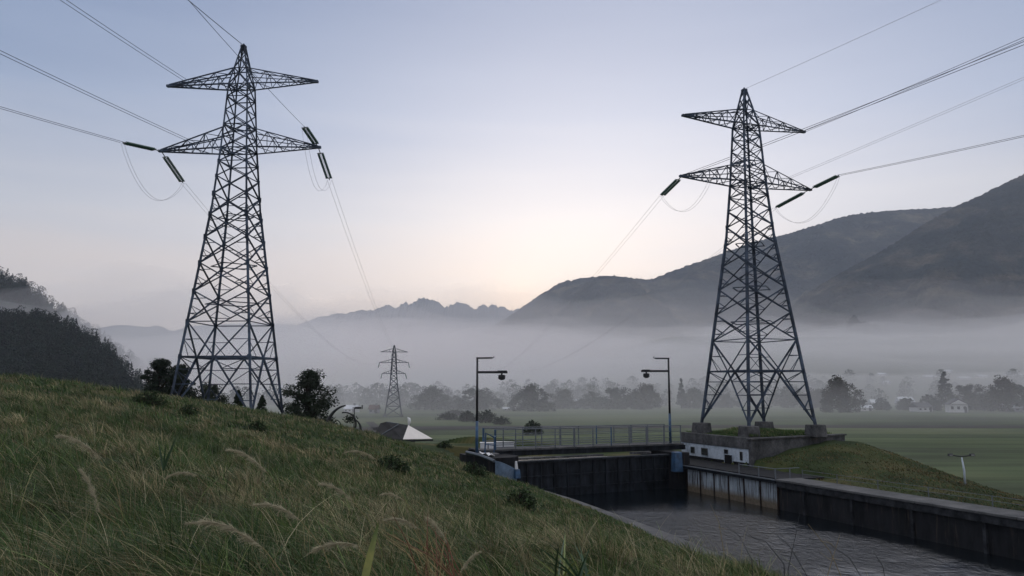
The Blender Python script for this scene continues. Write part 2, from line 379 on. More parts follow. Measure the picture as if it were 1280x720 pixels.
# bridge
BA = Vector((-1.75, 45.6)); BB = Vector((10.9, 51.3)); bd = (BB-BA); bl = bd.length; bd.normalize()
def B(s, off=0.0): return (BA.x+bd.x*s-bd.y*off, BA.y+bd.y*s+bd.x*off)
b = empty('footbridge', (*B(bl/2), -3.5)); tag(b, 'narrow dark steel footbridge crossing the canal above the gate', 'footbridge')
def bbox(mb, s0, s1, o0, o1, z0, z1): mb.prism([B(s0, o0), B(s1, o0), B(s1, o1), B(s0, o1)], z0, z1)
mb = MB(); bbox(mb, 0, bl, 0, 1.9, -3.56, -3.48); under(b, mb, 'deck', M['concrete'])
for o in (.0, 1.72):
    mb = MB(); bbox(mb, -.1, bl+.1, o-.02, o+.12, -3.86, -3.565); bbox(mb, -.1, bl+.1, o-.07, o+.17, -3.60, -3.57); under(b, mb, 'girder', M['gate'])
for o, nm in ((.06, 'near'), (1.84, 'far')):
    r = empty('bridge_railing', (*B(bl/2, o), -3.48))
    tag(r, 'grey three bar railing on the near edge of the footbridge' if nm == 'near' else 'grey three bar railing on the far edge of the footbridge', 'railing', None)
    np_ = 11
    for k in range(np_):
        s = .9+(bl-1.1)*k/(np_-1); mb = MB(); p = B(s, o); wdt = .07 if k % 4 else .12
        mb.bar((*p, -3.48), (*p, -2.35), wdt); under(r, mb, 'post', M['blue'] if k in (0, 6) else M['rail'])
    for z in (-2.36, -2.72, -3.08, -3.36):
        mb = MB(); mb.tube([(*B(.85, o), z), (*B(bl-.15, o), z)], .022 if z < -2.5 else .03, 6); under(r, mb, 'rail_bar', M['rail'])
# left end ramp railing
r = empty('ramp_railing', (-1.6, 45.3, -3.6)); tag(r, 'short blue railing at the left end of the footbridge', 'railing')
c0 = at(606, 566, 45.0); c1 = at(640, 566, 46.4)
ps = [(c0[0], c0[1], -3.6), (c0[0]+.05, c0[1]+.1, -2.5), (c0[0]+.5, c0[1]+.5, -2.75), (B(.9, .06)[0], B(.9, .06)[1], -2.72)]
mb = MB(); mb.tube(ps, .045, 8); under(r, mb, 'top_tube', M['blue'])
mb = MB(); mb.bar((c0[0]+.5, c0[1]+.5, -3.6), (c0[0]+.5, c0[1]+.5, -2.76), .05); under(r, mb, 'post', M['blue'])
mb = MB(); mb.tube([(c0[0]+.02, c0[1]+.02, -3.1), (c0[0]+.5, c0[1]+.5, -3.2), (B(.9, .06)[0], B(.9, .06)[1], -3.1)], .025, 6); under(r, mb, 'lower_tube', M['blue'])

# left abutment with kerb strip and curved blue wing plate
a = empty('bridge_abutment', (-1.6, 44.6, -4.0)); tag(a, 'dark concrete abutment under the left end of the footbridge', 'abutment')
p = [at(583, 566, 45.2), at(600, 572, 44.2), at(618, 580, 43.3), at(634, 588, 43.0)]
mb = MB()
poly = [(p[0][0], p[0][1]), (p[1][0], p[1][1]), (p[2][0], p[2][1]), (.1, 43.9), (.35, 45.0), (-.9, 46.9), (-3.0, 46.4)]
mb.prism(poly, -7.5, -3.72); under(a, mb, 'abutment_block', M['quay'])
mb = MB(); kz = [-3.56, -3.6, -3.78]
mb.tube([(p[0][0], p[0][1], -3.55), (p[1][0], p[1][1], -3.64), (p[2][0], p[2][1]-.05, -3.86)], .09, 6); under(a, mb, 'kerb_strip', M['rail'])
mb = MB()
mb.prism([(-2.6, 45.3), (-1.7, 44.4), (-1.0, 44.3), (-.7, 45.0), (-1.2, 46.2)], -3.715, -3.60); under(a, mb, 'top_slab', M['concrete'])
# wing plate: curved sheet that drops towards the gate
wg = empty('gate_wing', (0, 43.4, -4.2)); tag(wg, 'curved pale blue steel wing plate beside the lock gate', 'steel plate')
A0 = at(619, 575, 43.1); A1 = at(646, 592, 43.6); vs = []; NS = 12
for k in range(NS+1):
    f = k/NS; x = A0[0]+(A1[0]-A0[0])*f; y = A0[1]+(A1[1]-A0[1])*f-.18*math.sin(math.pi*f)
    zt = -3.85-.52*f**1.6; zb = -4.95+.0*f
    for th in (0, .06): vs += [(x, y+th, zb), (x, y+th, zt)]
fs = []
for k in range(NS):
    o = 4*k; q = o+4
    fs += [(o, q, q+1, o+1), (o+2, o+3, q+3, q+2), (o+1, q+1, q+3, o+3), (o, o+2, q+2, q)]
fs += [(0,1,3,2), tuple(4*NS+v for v in (0,2,3,1))]
mb = MB(); mb.add(vs, fs); under(wg, mb, 'plate', M['blue_wing'])
mb = MB(); mb.box((A1[0]+.02, A1[1]-.15, -4.55), (.34, .25, .5), .4, .8); under(wg, mb, 'hinge_block', M['blue'], bevel=.05)
mb = MB(); mb.tube([(A1[0]-.02, A1[1]-.1, -4.3), (A1[0]-.04, A1[1]-.12, -3.9)], [.09, .06], 8); under(wg, mb, 'pin', M['white'])
for k, (px, py, Yd, wd, hh, lab) in enumerate(((609, 559, 47.2, .8, .38, 'white steel cabinet beside the blue post at the bridge end'), (631, 556, 49.6, 1.15, .28, 'long low white cabinet behind the footbridge railing'))):
    q = at(px, py, Yd); c = empty('equipment_cabinet', (q[0], q[1], -3.55)); tag(c, lab, 'cabinet')
    zb = q[2]-.14 if k == 0 else q[2]-.14
    c.location.z = zb
    mb = MB(); mb.box((0,0,hh/2), (wd, .5, hh)); mb.build('cabinet_body', M['white'], c, bevel=.02)
    mb = MB(); mb.box((0,0,hh+.02), (wd+.06, .56, .04)); mb.build('lid', M['white'], c)
    mb = MB(); mb.box((0,0,-.6), (wd*.8, .4, 1.2)); mb.build('plinth', M['quay'], c)
    if k == 0:
        mb = MB(); mb.box((.06,-.252,hh*.5), (.05, .01, hh*.9)); mb.build('door_gap', M['black'], c)
# scrap of pale sheeting on the abutment
mb = MB(); rs = random.Random(3); vs = []; fs = []
for i in range(6):
    for j in range(4): vs.append((-1.75+i*.16+rs.uniform(-.04,.04), 44.15+j*.14-i*.03, -3.57+rs.uniform(0,.16)-i*.03))
for i in range(5):
    for j in range(3): a_ = i*4+j; fs.append((a_, a_+4, a_+5, a_+1))
mb.add(vs, fs); o = mb.build('crumpled_sheet', M['white']); tag(o, 'crumpled white plastic sheet lying on the bridge abutment', 'plastic sheet')
sm = o.modifiers.new('thick', 'SOLIDIFY'); sm.thickness = .02

# lamp posts at both ends of the bridge
def lamp_post(base, h, sgn, label, lowh, lowlen):
    r = empty('lamp_post', base); tag(r, label, 'lamp post', 'lamp posts on the footbridge')
    mb = MB(); mb.tube([(0,0,0),(0,0,h*.35)], [.085,.08], 12); mb.build('lower_pole', M['blue'], r, True)
    mb = MB(); mb.tube([(0,0,h*.35),(0,0,h)], [.07,.055], 12); mb.build('upper_pole', M['dark_metal'], r, True)
    mb = MB(); mb.box((0,0,.02), (.34,.34,.04)); mb.build('base_plate', M['rail'], r)
    mb = MB(); mb.bar((-.06*sgn,0,h-.03),(sgn*.85,0,h-.02),.09,.09); mb.tube([(sgn*.85,0,h-.02),(sgn*.93,0,h),(sgn*.93,0,h+.09)], .025, 6); mb.build('top_arm', M['dark_metal'], r)
    mb = MB(); mb.bar((0,0,lowh),(sgn*lowlen,0,lowh),.1,.13); mb.box((sgn*(lowlen-.3),0,lowh+.07),(.5,.12,.05)); mb.build('side_arm', M['dark_metal'], r)
    mb = MB(); x = sgn*(lowlen-.32); mb.tube([(x,0,lowh-.05),(x,0,lowh-.14)], .05, 8)
    mb.tube([(x,0,lowh-.14),(x,0,lowh-.17),(x,0,lowh-.36),(x,0,lowh-.42)], [.12,.2,.2,.12], 12); f = mb.build('lantern', M['dark_metal'], r)
    mb = MB(); mb.tube([(x,0,lowh-.415),(x,0,lowh-.44)], [.1,.09], 12); mb.build('lens', M['glass'], f)
    return r
q = at(596, 566, 45.0)
lamp_post((q[0], q[1], -3.72), 5.42, 1, 'blue lamp post at the left end of the footbridge with arms pointing right', 4.6, 1.7)
q = at(838, 553, 51.0)
lamp_post((q[0], q[1], -3.48), 5.38, -1, 'blue lamp post at the right end of the footbridge with arms pointing left', 4.55, 1.75)

# plinth + white building under the right pylon
PA = Vector((13.9, 47.0)); pn = Vector((.851, .525)); pa = Vector((-.36, .933))
pln = 8.6; pal = 7.4
def P(s, t_): return (PA.x+pn.x*s+pa.x*t_, PA.y+pn.y*s+pa.y*t_)
b = empty('concrete_plinth', (PA.x, PA.y, -2.9)); tag(b, 'walled concrete platform carrying the right pylon', 'platform')
mb = MB(); th = .3
mb.prism([P(0,0), P(pln,0), P(pln,th), P(0,th)], -5.2, -2.9); under(b, mb, 'front_parapet', M['concrete'], bevel=.03)
mb = MB(); mb.prism([P(0,th+.003), P(th,th+.003), P(th,pal), P(0,pal)], -3.56, -2.9); under(b, mb, 'side_parapet', M['concrete'], bevel=.03)
mb = MB(); mb.prism([P(th+.003,th+.003), P(pln-.003,th+.003), P(pln-.003,pal), P(th+.003,pal)], -5.2, -3.02); under(b, mb, 'core', M['concrete'])
mb = MB(); mb.prism([P(-.12,-.1), P(pln+.08,-.1), P(pln+.08,th+.05), P(-.12,th+.05)], -2.995, -2.895); under(b, mb, 'cap', M['concrete'], bevel=.02)
b = empty('white_building', (PA.x, PA.y, -4.5)); tag(b, 'low white rendered building with small dark windows under the platform', 'building')
mb = MB(); mb.prism([P(.06,-.0+.31), P(.29,.31), P(.29,pal-.02), P(.06,pal-.02)], -4.54, -3.565); under(b, mb, 'wall', M['white_wall'])
mb = MB(); mb.prism([P(.05,-.02), P(.9,-.02), P(.9,-.0), P(.05,0-.0)], -4.54, -3.5)
mb = MB(); mb.prism([P(.02,.31), P(.065,.31), P(.065,pal-.02), P(.02,pal-.02)], -4.54, -4.36); under(b, mb, 'skirting', M['black'])
for t0, wdt, z0, z1, nm in ((5.9,.35,-4.2,-3.83,'window'),(4.45,.6,-4.22,-3.82,'window'),(1.9,.75,-4.54,-4.02,'door'),(2.35,.3,-4.05,-3.75,'window'),(.95,.16,-4.25,-3.78,'window')):
    mb = MB(); mb.prism([P(.03,t0), P(.062,t0), P(.062,t0+wdt), P(.03,t0+wdt)], z0, z1); f = under(b, mb, nm, M['glass'] if nm == 'window' else M['black'])
    mb = MB()
    for aa, bb_, c0_, c1_ in ((t0-.04,t0,z0,z1),(t0+wdt,t0+wdt+.04,z0,z1),(t0-.04,t0+wdt+.04,z1,z1+.035)):
        mb.prism([P(.018,aa), P(.062,aa), P(.062,bb_), P(.018,bb_)], c0_, c1_)
    l = Vector(b.location); mb.v = [tuple(Vector(v)-l) for v in mb.v]; mb.build('frame', M['white_wall'] if nm == 'door' else M['concrete'], f)

# path railing and low posts along the quay
r = empty('quay_railing', (*E(38, .1), -4.5)); tag(r, 'thin low railing of posts and two wires along the quay path', 'railing')
ys = [40.5, 38.3, 36, 33.5, 30.8, 28, 25, 22]
for y in ys:
    mb = MB(); p = E(y, 1.5); mb.bar((*p, -4.5), (*p, -4.1), .035); under(r, mb, 'post', M['rail'])
for z in (-4.12, -4.3):
    mb = MB(); mb.tube([(*E(y, 1.5), z) for y in ys], .01, 5); under(r, mb, 'wire', M['rail'])
r = empty('ledge_railing', (*E(41.2), -4.5)); tag(r, 'short pale railing where the black ledge meets the quay path', 'railing')
for y, o in ((40.7, .0), (40.7, .9), (41.9, .0), (43.4, 0.0)):
    mb = MB(); p = E(y, o); mb.bar((*p, -4.53), (*p, -4.0), .05); under(r, mb, 'post', M['rail'])
mb = MB(); mb.tube([(*E(40.7, 1.5), -4.02), (*E(40.7, 0), -4.02), (*E(43.4, 0), -4.05)], .02, 6); under(r, mb, 'rail_bar', M['rail'])
# small double headed post on the bank
q = at(1206, 600, 42.0); zg = float(ground(q[0], q[1]))
r = empty('twin_lamp', (q[0], q[1], zg)); tag(r, 'small pale post with two spotlight heads behind the quay path', 'lamp post')
hh = at(1205, 570, 42.0)[2]-zg
mb = MB(); mb.tube([(0,0,0),(0,0,hh*.5),(-.08,0,hh*.95)], [.05,.055,.035], 10); mb.build('pole', M['white_wall'], r, True)
mb = MB(); mb.tube([(-.62,0,hh+.04),(-.1,0,hh-.03),(.4,0,hh+.03)], .03, 8); mb.build('cross_bar', M['dark_metal'], r)
for s in (-.66, .46):
    mb = MB(); mb.box((s,0,hh+.06), (.24,.16,.13), 0, .8); f = mb.build('spotlight', M['dark_metal'], r)
    mb = MB(); mb.box((s,-.083,hh+.05), (.17,.01,.08)); mb.build('lens', M['fitting'], f)

# ------------------------------------------------------------------ pylons
HZ = [0, 1.8, 3.45, 5.5, 7.3, 9.0, 10.6, 12.0, 13.3, 14.4, 15.35, 16.2, 17.0, 17.7, 18.6, 19.5, 20.3, 21.4, 22.3, 22.9]
HH = 22.9
def side(z): return float(np.interp(z, [0, 3.9, 12.5, 16.2, 20.3, 22.9], [4.95, 4.05, 2.15, 1.62, 1.2, .2]))
def corner(z, k):
    s = side(z)/2; sx, sy = ((-1,-1),(1,-1),(1,1),(-1,1))[k]; return Vector((sx*s, sy*s, z))
def make_pylon(loc, rz, label):
    r = empty('lattice_pylon', loc, rz); tag(r, label, 'pylon', 'tall lattice pylons beside the lock')
    for k in range(4):
        mb = MB(); mb.angle(corner(-.05, k), corner(12.5, k), .15); mb.angle(corner(12.5, k), corner(16.2, k), .12); mb.angle(corner(16.2, k), corner(20.3, k), .10); mb.angle(corner(20.3, k), corner(HH, k), .085)
        for z in HZ[2:11]:
            c = corner(z, k); s = .3 if z < 16 else .22
            s = .15 if z < 14 else .11
            mb.box(c, (s*1.5, .03, s*2.0)); mb.box(c, (.03, s*1.5, s*2.0))
        mb.build('leg', M['steel'], r)
    for k in range(4):                     # one braced face each
        mb = MB(); c = lambda z, f: corner(z, k).lerp(corner(z, (k+1) % 4), f)
        z0, z1 = 0, HZ[2]
        apex = c(z1, .5)
        mb.angle(c(.15, 0), c(z1, .5), .11); mb.angle(c(.15, 1), c(z1, .5), .11); mb.angle(c(z1, 0), c(z1, 1), .1)
        for f in (.28, .55, .8):
            z = z1*f; li = .5*f
            mb.angle(c(z, 0), c(z, li), .05); mb.angle(c(z, 1), c(z, 1-li), .05)
            z2 = z1*(f+.22) if f < .7 else z1
            mb.angle(c(z, li), c(z2, 0), .045); mb.angle(c(z, 1-li), c(z2, 1), .045)
        mb.angle(c(z1, .5), c(HZ[3], 0), .085); mb.angle(c(z1, .5), c(HZ[3], 1), .085)
        zm = (z1+HZ[3])/2
        mb.angle(c(zm, 0), c(zm, .25), .04); mb.angle(c(zm, 1), c(zm, .75), .04)
        mb.angle(c(zm, 0), c(z1, .25), .04); mb.angle(c(zm, 1), c(z1, .75), .04)
        for i in range(3, len(HZ)-1):
            a, b = HZ[i], HZ[i+1]; w1 = .078 if a < 14 else .06
            mb.angle(c(a, 0), c(b, 1), w1); mb.angle(c(a, 1), c(b, 0), w1)
            if i in (3, 10, 11, 13, 15, 16, 17): mb.angle(c(a, 0), c(a, 1), .06)
            if i < 8:                       # redundants
                sa, sb = side(a), side(b); m = sa/(sa+sb); zx = a+(b-a)*m
                for q_ in (0, 1):
                    e = 0 if q_ == 0 else 1
                    zl = a+(b-a)*.27; mb.angle(c(zl, e), c(zl, .27 if e == 0 else .73), .045)
                    zl = a+(b-a)*.76; mb.angle(c(zl, e), c(zl, .24 if e == 0 else .76), .045)
                    mb.angle(c(zx, e), c(a+(b-a)*.27, .27 if e == 0 else .73), .04)
        mb.build('lattice_face', M['steel'], r)
    for z in (HZ[2], HZ[3]+1.2, HZ[5], HZ[7], 16.2, 17.7, 20.3):
        mb = MB(); q_ = [corner(z, k) for k in range(4)]
        for k in range(4): mb.angle(q_[k].lerp(q_[(k+1)%4], .5), q_[(k+1)%4].lerp(q_[(k+2)%4], .5), .06)
        if z in (16.2, 20.3, HZ[2]): mb.angle(q_[0], q_[2], .05); mb.angle(q_[1], q_[3], .05)
        mb.build('horizontal_frame', M['steel'], r)
    for sg in (-1, 1):
        for zb, zt, ln, tipz in ((16.2, 17.5, 5.05, 16.3), (20.3, 21.4, 4.75, 20.5)):
            mb = MB(); tip = Vector((sg*ln, 0, tipz)); s0 = side(zb)/2; s1 = side(zt)/2
            lo = [Vector((sg*s0, y*s0, zb)) for y in (-1, 1)]; up = [Vector((sg*s1, y*s1, zt)) for y in (-1, 1)]
            tl = [tip+Vector((0, y*.07, -.04)) for y in (-1, 1)]; tu = [tip+Vector((0, y*.07, .06)) for y in (-1, 1)]
            for y in (0, 1): mb.angle(lo[y], tl[y], .08); mb.angle(up[y], tu[y], .065)
            # middle chord
            for y in (0, 1): mb.angle(Vector((sg*side((zb+zt)/2)/2, (2*y-1)*side((zb+zt)/2)/2, zb+(zt-zb)*.4)), tip, .05)
            N = 7
            for i in range(N):
                f0, f1 = i/N, (i+1)/N
                for y in (0, 1):
                    a0 = lo[y].lerp(tl[y], f0); a1 = lo[y].lerp(tl[y], f1); b0 = up[y].lerp(tu[y], f0); b1 = up[y].lerp(tu[y], f1)
                    if i % 2: mb.angle(a0, b1, .045)
                    else: mb.angle(b0, a1, .045)
                    if i in (2, 4, 6): mb.angle(a0, b0, .04)
                l0 = lo[0].lerp(tl[0], f0); l1 = lo[0].lerp(tl[0], f1); m0 = lo[1].lerp(tl[1], f0); m1 = lo[1].lerp(tl[1], f1)
                mb.angle(l0, m1, .04) if i % 2 else mb.angle(m0, l1, .04)
                u0 = up[0].lerp(tu[0], f0); u1 = up[0].lerp(tu[0], f1); v0 = up[1].lerp(tu[1], f0); v1 = up[1].lerp(tu[1], f1)
                mb.angle(v0, u1, .035) if i % 2 else mb.angle(u0, v1, .035)
            mb.box(tip, (.32, .22, .14)); mb.build('cross_arm', M['steel'], r)
    mb = MB(); mb.box((0,0,HH+.03), (.3,.3,.14)); mb.tube([(0,0,HH),(0,0,HH+.22)], .05, 6); mb.build('peak_cap', M['steel'], r)
    for k in range(4):
        c = corner(0, k); mb = MB(); mb.box((c.x, c.y, -.36), (1.0, 1.0, .78), 0, .86); mb.build('footing', M['concrete'], r, bevel=.04)
    return r
LP = Vector((-16.25, 46.0, -1.62)); LR = R(-4.5)
RP = Vector((15.6, 51.4, -2.28)); RR = R(20.5)
lp = make_pylon(LP, LR, 'tall lattice pylon on the left behind the crest of the grassy slope')
rp = make_pylon(RP, RR, 'tall lattice pylon on the right standing on a walled concrete platform')
lp.scale = (.955, .955, .965); rp.scale = (1, 1, .965)
def tipw(P_, rot, sg, ln, z, sc=1):
    return Vector((P_.x+sg*ln*math.cos(rot), P_.y+sg*ln*math.sin(rot), P_.z+z*sc))

def insulator(a, b, label):
    a = Vector(a); b = Vector(b); d = (b-a); L = d.length; dn = d.normalized(); sd = dn.cross(Vector((0,0,1))).normalized()*.13
    r = empty('insulator_string', a); tag(r, label, 'insulator', 'insulator strings on the pylon arms')
    for s in (-1, 1):
        mb = MB(); pts = []; rr = []; n = 19; s0 = .2*L; s1 = .94*L
        for i in range(n):
            f = s0+(s1-s0)*i/n; st = (s1-s0)/n
            pts += [dn*f+sd*s, dn*(f+st*.35)+sd*s, dn*(f+st*.45)+sd*s, dn*(f+st*.95)+sd*s]; rr += [.05, .086, .086, .055]
        mb.tube(pts, rr, 10); mb.build('disc_string', M['insul'], r)
    mb = MB(); mb.tube([(0,0,0), dn*s0*.8, dn*s0*.9, dn*L], [.03,.03,.012,.012], 6); mb.bar(dn*s0*.9-sd*1.5, dn*s0*.9+sd*1.5, .07, .05); mb.bar(dn*s1-sd*1.6, dn*s1+sd*1.6, .07, .05); mb.tube([dn*s1, dn*L], .03, 6)
    mb.build('yoke', M['fitting'], r); return r
def cat(a, b, sag, n=28):
    a = Vector(a); b = Vector(b); return [a.lerp(b, i/n)-Vector((0,0,4*sag*(i/n)*(1-i/n))) for i in range(n+1)]
def wire(name, a, b, sag, label, cat_, group, twin=.28, r=.013, mat='wire', n=28, taper=True):
    a = Vector(a); b = Vector(b); sd = (b-a).cross(Vector((0,0,1))).normalized()*twin/2
    mb = MB(); pts = [p-a for p in cat(a, b, sag, n)]
    for s in ((-1, 1) if twin else (0,)): mb.tube([p+sd*s for p in pts], r, 5)
    o = mb.build(name, M[mat], None); o.location = a
    tag(o, label, cat_, group); return o
G1 = 'conductors strung between the pylons'
def extend(a, b, L):
    a = Vector(a); b = Vector(b); return a+(b-a).normalized()*L
# left pylon
Ll = tipw(LP, LR, -1, 4.82, 16.3, .965); Lr = tipw(LP, LR, 1, 4.82, 16.3, .965); LLu = tipw(LP, LR, -1, 4.75, 20.5, .965)
Lpk = Vector((LP.x, LP.y, LP.z+23.0*.965))
def strain(tip, tgt, L, drop=0.0):
    d = (Vector(tgt)-tip); d.normalize(); d.z -= drop; d.normalize(); return tip+d*L
ia = at(153, 178, Ll.y-1.7); insulator(Ll, ia, 'green insulator string off the left arm of the left pylon pointing left')
ib = at(229, 229, Ll.y+1.9); insulator(Ll, ib, 'dark insulator string hanging down off the left arm of the left pylon')
ic = at(380, 158, Lr.y-1.5); insulator(Lr, ic, 'dark insulator string rising above the right arm of the left pylon')
id_ = at(412, 225, Lr.y+1.6); insulator(Lr, id_, 'dark insulator string hanging below the right arm of the left pylon')
def wirepx(a, px, py, Y, L, lab, **k):
    b = at(px, py, Y); e = extend(a, b, L); return wire('power_line', a, e, 0.0+k.pop('sag', .25), lab, 'power line', G1, **k)
wirepx(ia, 0, 130, 36.5, 40, 'twin power line leaving the lowest left insulator of the left pylon towards the left edge')
mid = tipw(LP, LR, -1, 2.55, 16.65, .965)
wirepx(mid, 0, 58, 31.4, 40, 'twin power line reaching the middle of the lower left arm of the left pylon')
wirepx(tipw(LP, LR, -1, 3.4, 20.75, .965), 88, 0, 33.9, 40, 'twin power line reaching the upper left arm of the left pylon')
wirepx(Lpk, 240, 0, 38.8, 34, 'earth wire rising from the peak of the left pylon', twin=0, r=.02)
wirepx(ic, 243, 0, 27.0, 30, 'thin power line from the raised insulator passing behind the peak of the left pylon', twin=0, r=.011)
FP = Vector((-37.8, 256, FIELD))
for tip_, tx, tz, sg, lab in ((Vector(ib), -43.5, 17.0, 4, 'twin power line sagging away from the left arm of the left pylon into the fog'), (Vector(id_), -32.0, 17.0, 4.5, 'twin power line sagging away from the right arm of the left pylon into the fog')):
    wire('power_line', tip_, (tx, 256, FIELD+tz), sg, lab, 'power line', G1, mat='wire_far', r=.008, n=40)
def jumper(a, b, depth, lab):
    a = Vector(a); b = Vector(b); mb = MB()
    sd = (b-a).cross(Vector((0,0,1))).normalized()*.14
    for s in (-1, 1):
        mb.tube([a.lerp(b, i/20)-a-Vector((0,0,depth*math.sin(math.pi*i/20)**.8))+sd*s for i in range(21)], .008, 5)
    o = mb.build('jumper_cable', M['wire_far']); o.location = a; tag(o, lab, 'cable', 'jumper cables looping below the arms')
jumper(ia, ib, 2.1, 'looping cable below the left arm of the left pylon')
jumper(ic, id_, 1.9, 'looping cable below the right arm of the left pylon')
# right pylon
Rl = tipw(RP, RR, -1, 5.05, 16.3, .965); Rr = tipw(RP, RR, 1, 5.05, 16.3, .965); Rru = tipw(RP, RR, 1, 4.75, 20.5, .965); Rpk = Vector((RP.x, RP.y, RP.z+23.0*.965))
ia = at(1049, 219, Rr.y-1.9); insulator(Rr, ia, 'dark insulator string off the right arm of the right pylon pointing right')
ib = at(969, 260, Rr.y+1.9); insulator(Rr, ib, 'dark insulator string hanging down off the right arm of the right pylon')
ic = at(827, 245, Rl.y+1.9); insulator(Rl, ic, 'dark insulator string hanging down off the left arm of the right pylon')
wirepx(ia, 1280, 163, 39.8, 42, 'twin power line leaving the right insulator of the right pylon', sag=.35)
wirepx(Rru, 1280, 42, 37.1, 42, 'twin power line leaving the upper right arm of the right pylon')
wirepx(Rl, 1280, 46, 29.5, 46, 'twin power line passing just below the upper right arm of the right pylon')
wirepx(tipw(RP, RR, 1, 2.6, 16.65, .965), 1280, 92, 37.5, 46, 'faint thin line leaving the middle of the lower right arm of the right pylon', mat='wire_far', r=.008)
wirepx(Rpk, 1165, 0, 38.5, 46, 'faint earth wire rising from the peak of the right pylon', twin=0, r=.010, mat='wire_far')
wire('power_line', ib, (-2, 330, 8), 5, 'twin power line sagging away from the right arm of the right pylon', 'power line', G1, mat='wire_far', r=.009, n=40)
wire('power_line', ic, (-16, 330, 8), 6, 'twin power line sagging away from the left arm of the right pylon', 'power line', G1, mat='wire_far', r=.008, n=40)
jumper(ia, ib, 2.0, 'looping cable below the right arm of the right pylon')
jumper(ic, Vector(Rl)+Vector((1.6, -1.2, -.3)), 1.6, 'looping cable below the left arm of the right pylon')

# distant pylon with three arm levels
def far_pylon(loc, rz, H, label):
    r = empty('distant_pylon', loc, rz); tag(r, label, 'pylon')
    sd = lambda z: float(np.interp(z/H, [0, .45, .9, 1], [5.4, 2.3, 1.3, .2]))
    cn = lambda z, k: Vector((((-1,1,1,-1)[k])*sd(z)/2, ((-1,-1,1,1)[k])*sd(z)/2, z))
    for k in range(4):
        mb = MB(); mb.angle(cn(0, k), cn(.45*H, k), .3); mb.angle(cn(.45*H, k), cn(H, k), .24); mb.build('leg', M['steel_far'], r)
    zs = [0, .14, .26, .36, .45, .53, .6, .67, .74, .8, .86, .92, 1]
    for k in range(4):
        mb = MB()
        for a, b in zip(zs[:-1], zs[1:]):
            mb.angle(cn(a*H, k), cn(b*H, (k+1)%4), .16); mb.angle(cn(a*H, (k+1)%4), cn(b*H, k), .16); mb.angle(cn(a*H, k), cn(a*H, (k+1)%4), .12)
        mb.build('lattice_face', M['steel_far'], r)
    for zz, ln in ((.60, 3.7), (.755, 4.6), (.905, 4.3)):
        for s in (-1, 1):
            mb = MB(); tip = Vector((s*ln, 0, zz*H)); h = sd(zz*H)/2
            for y in (-1, 1): mb.angle((s*h, y*h, zz*H), tip, .16); mb.angle((s*h, y*h, zz*H+1.0), tip, .14)
            for f in (.25, .5, .75):
                a = Vector((s*h, 0, zz*H)).lerp(tip, f); mb.angle(a, a+Vector((0,0,1.0*(1-f))), .1)
            f_ = mb.build('cross_arm', M['steel_far'], r)
            if zz < .9:
                mb = MB(); mb.tube([tip, tip+Vector((s*.35, 0, -1.6))], .13, 6); mb.build('insulator', M['insul'], f_)
    mb = MB()
    for k in range(4): mb.box((cn(0,k).x, cn(0,k).y, .1), (1,1,.8), 0, .8)
    mb.build('footings', M['concrete'], r)
far_pylon(FP, R(10), 22.6, 'small distant pylon with three arm levels out in the misty field')

# ------------------------------------------------------------------ vegetation
def leaf_cloud(C, size, cols, rs, aspect=.55, up=0.0):
    """C Nx3 centres -> two-triangle leaves (as quads)"""
    n = len(C); a = rs.normal(size=(n, 3)); a[:, 2] += up; a /= np.linalg.norm(a, axis=1)[:, None]
    b = np.cross(a, rs.normal(size=(n, 3))); b /= np.linalg.norm(b, axis=1)[:, None]
    s = size*(.6+.8*rs.random(n))[:, None]; a *= s; b *= s*aspect
    V = np.stack([C-a*.5, C+b*.5-a*.05, C+a*.55, C-b*.5-a*.05], 1).reshape(-1, 3)
    T = np.arange(4*n).reshape(n, 4)
    return V, T, np.repeat(cols, 4, axis=0)
def leafcols(n, rs, base, var=.35):
    c = np.array(base)[None]*(1+var*(rs.random((n, 1))*2-1)); c = c*(1+.12*(rs.random((n, 3))*2-1)); return np.clip(c, .003, 1)
def crown_points(kind, n, rs, h, w, seed_=0):
    """points in a crown of overall height h and width w; returns in local coords, z from 0"""
    out = []
    if kind == 'round':
        m = 110; ph = rs.random(m)*6.28; rr = np.sqrt(rs.random(m)); zz = rs.random(m)**.7*np.sqrt(1-.93*rr**2); asp = 1+.25*np.sin(ph*2+seed_*1.7)+.12*np.sin(ph*3+seed_)
        env = 1.0*asp
        cx = np.cos(ph)*rr*w*.42*env; cy = np.sin(ph)*rr*w*.42*env; cz = h*(.0+.92*zz); cr = w*(.05+.075*rs.random(m))
    elif kind == 'conifer':
        m = 80; zz = rs.random(m); ph = rs.random(m)*6.28; env = (1-zz)**.8
        cx = np.cos(ph)*w*.33*env; cy = np.sin(ph)*w*.33*env; cz = h*(.12+.84*zz); cr = w*(.05+.13*env)
    elif kind == 'pine':
        m = 90; zz = rs.random(m)**1.15; ph = rs.random(m)*6.28; ly = .72+.4*np.sin(zz*17+np.sin(ph+seed_)*2.5); env = np.interp(zz, [0,.2,.5,.75,1], [1,1,.85,.5,.10])*ly
        rr = .15+.85*rs.random(m)**.7
        cx = np.cos(ph)*rr*w*.42*env; cy = np.sin(ph)*rr*w*.42*env; cz = h*(.04+.92*np.clip(zz, 0, 1)); cr = w*(.04+.075*rs.random(m))
    per = n//m; cl = []
    for i in range(m):
        p = rs.normal(size=(per, 3)); p /= np.linalg.norm(p, axis=1)[:, None]; p *= (rs.random(per)**(1/2.2))[:, None]*cr[i]; p[:, 2] *= 1.2 if kind == 'round' else .75
        out.append(p+np.array([cx[i], cy[i], cz[i]])); cl.append(np.full(per, i))
    return np.concatenate(out), np.stack([cx, cy, cz, cr], 1), np.concatenate(cl)
PROTO = {}
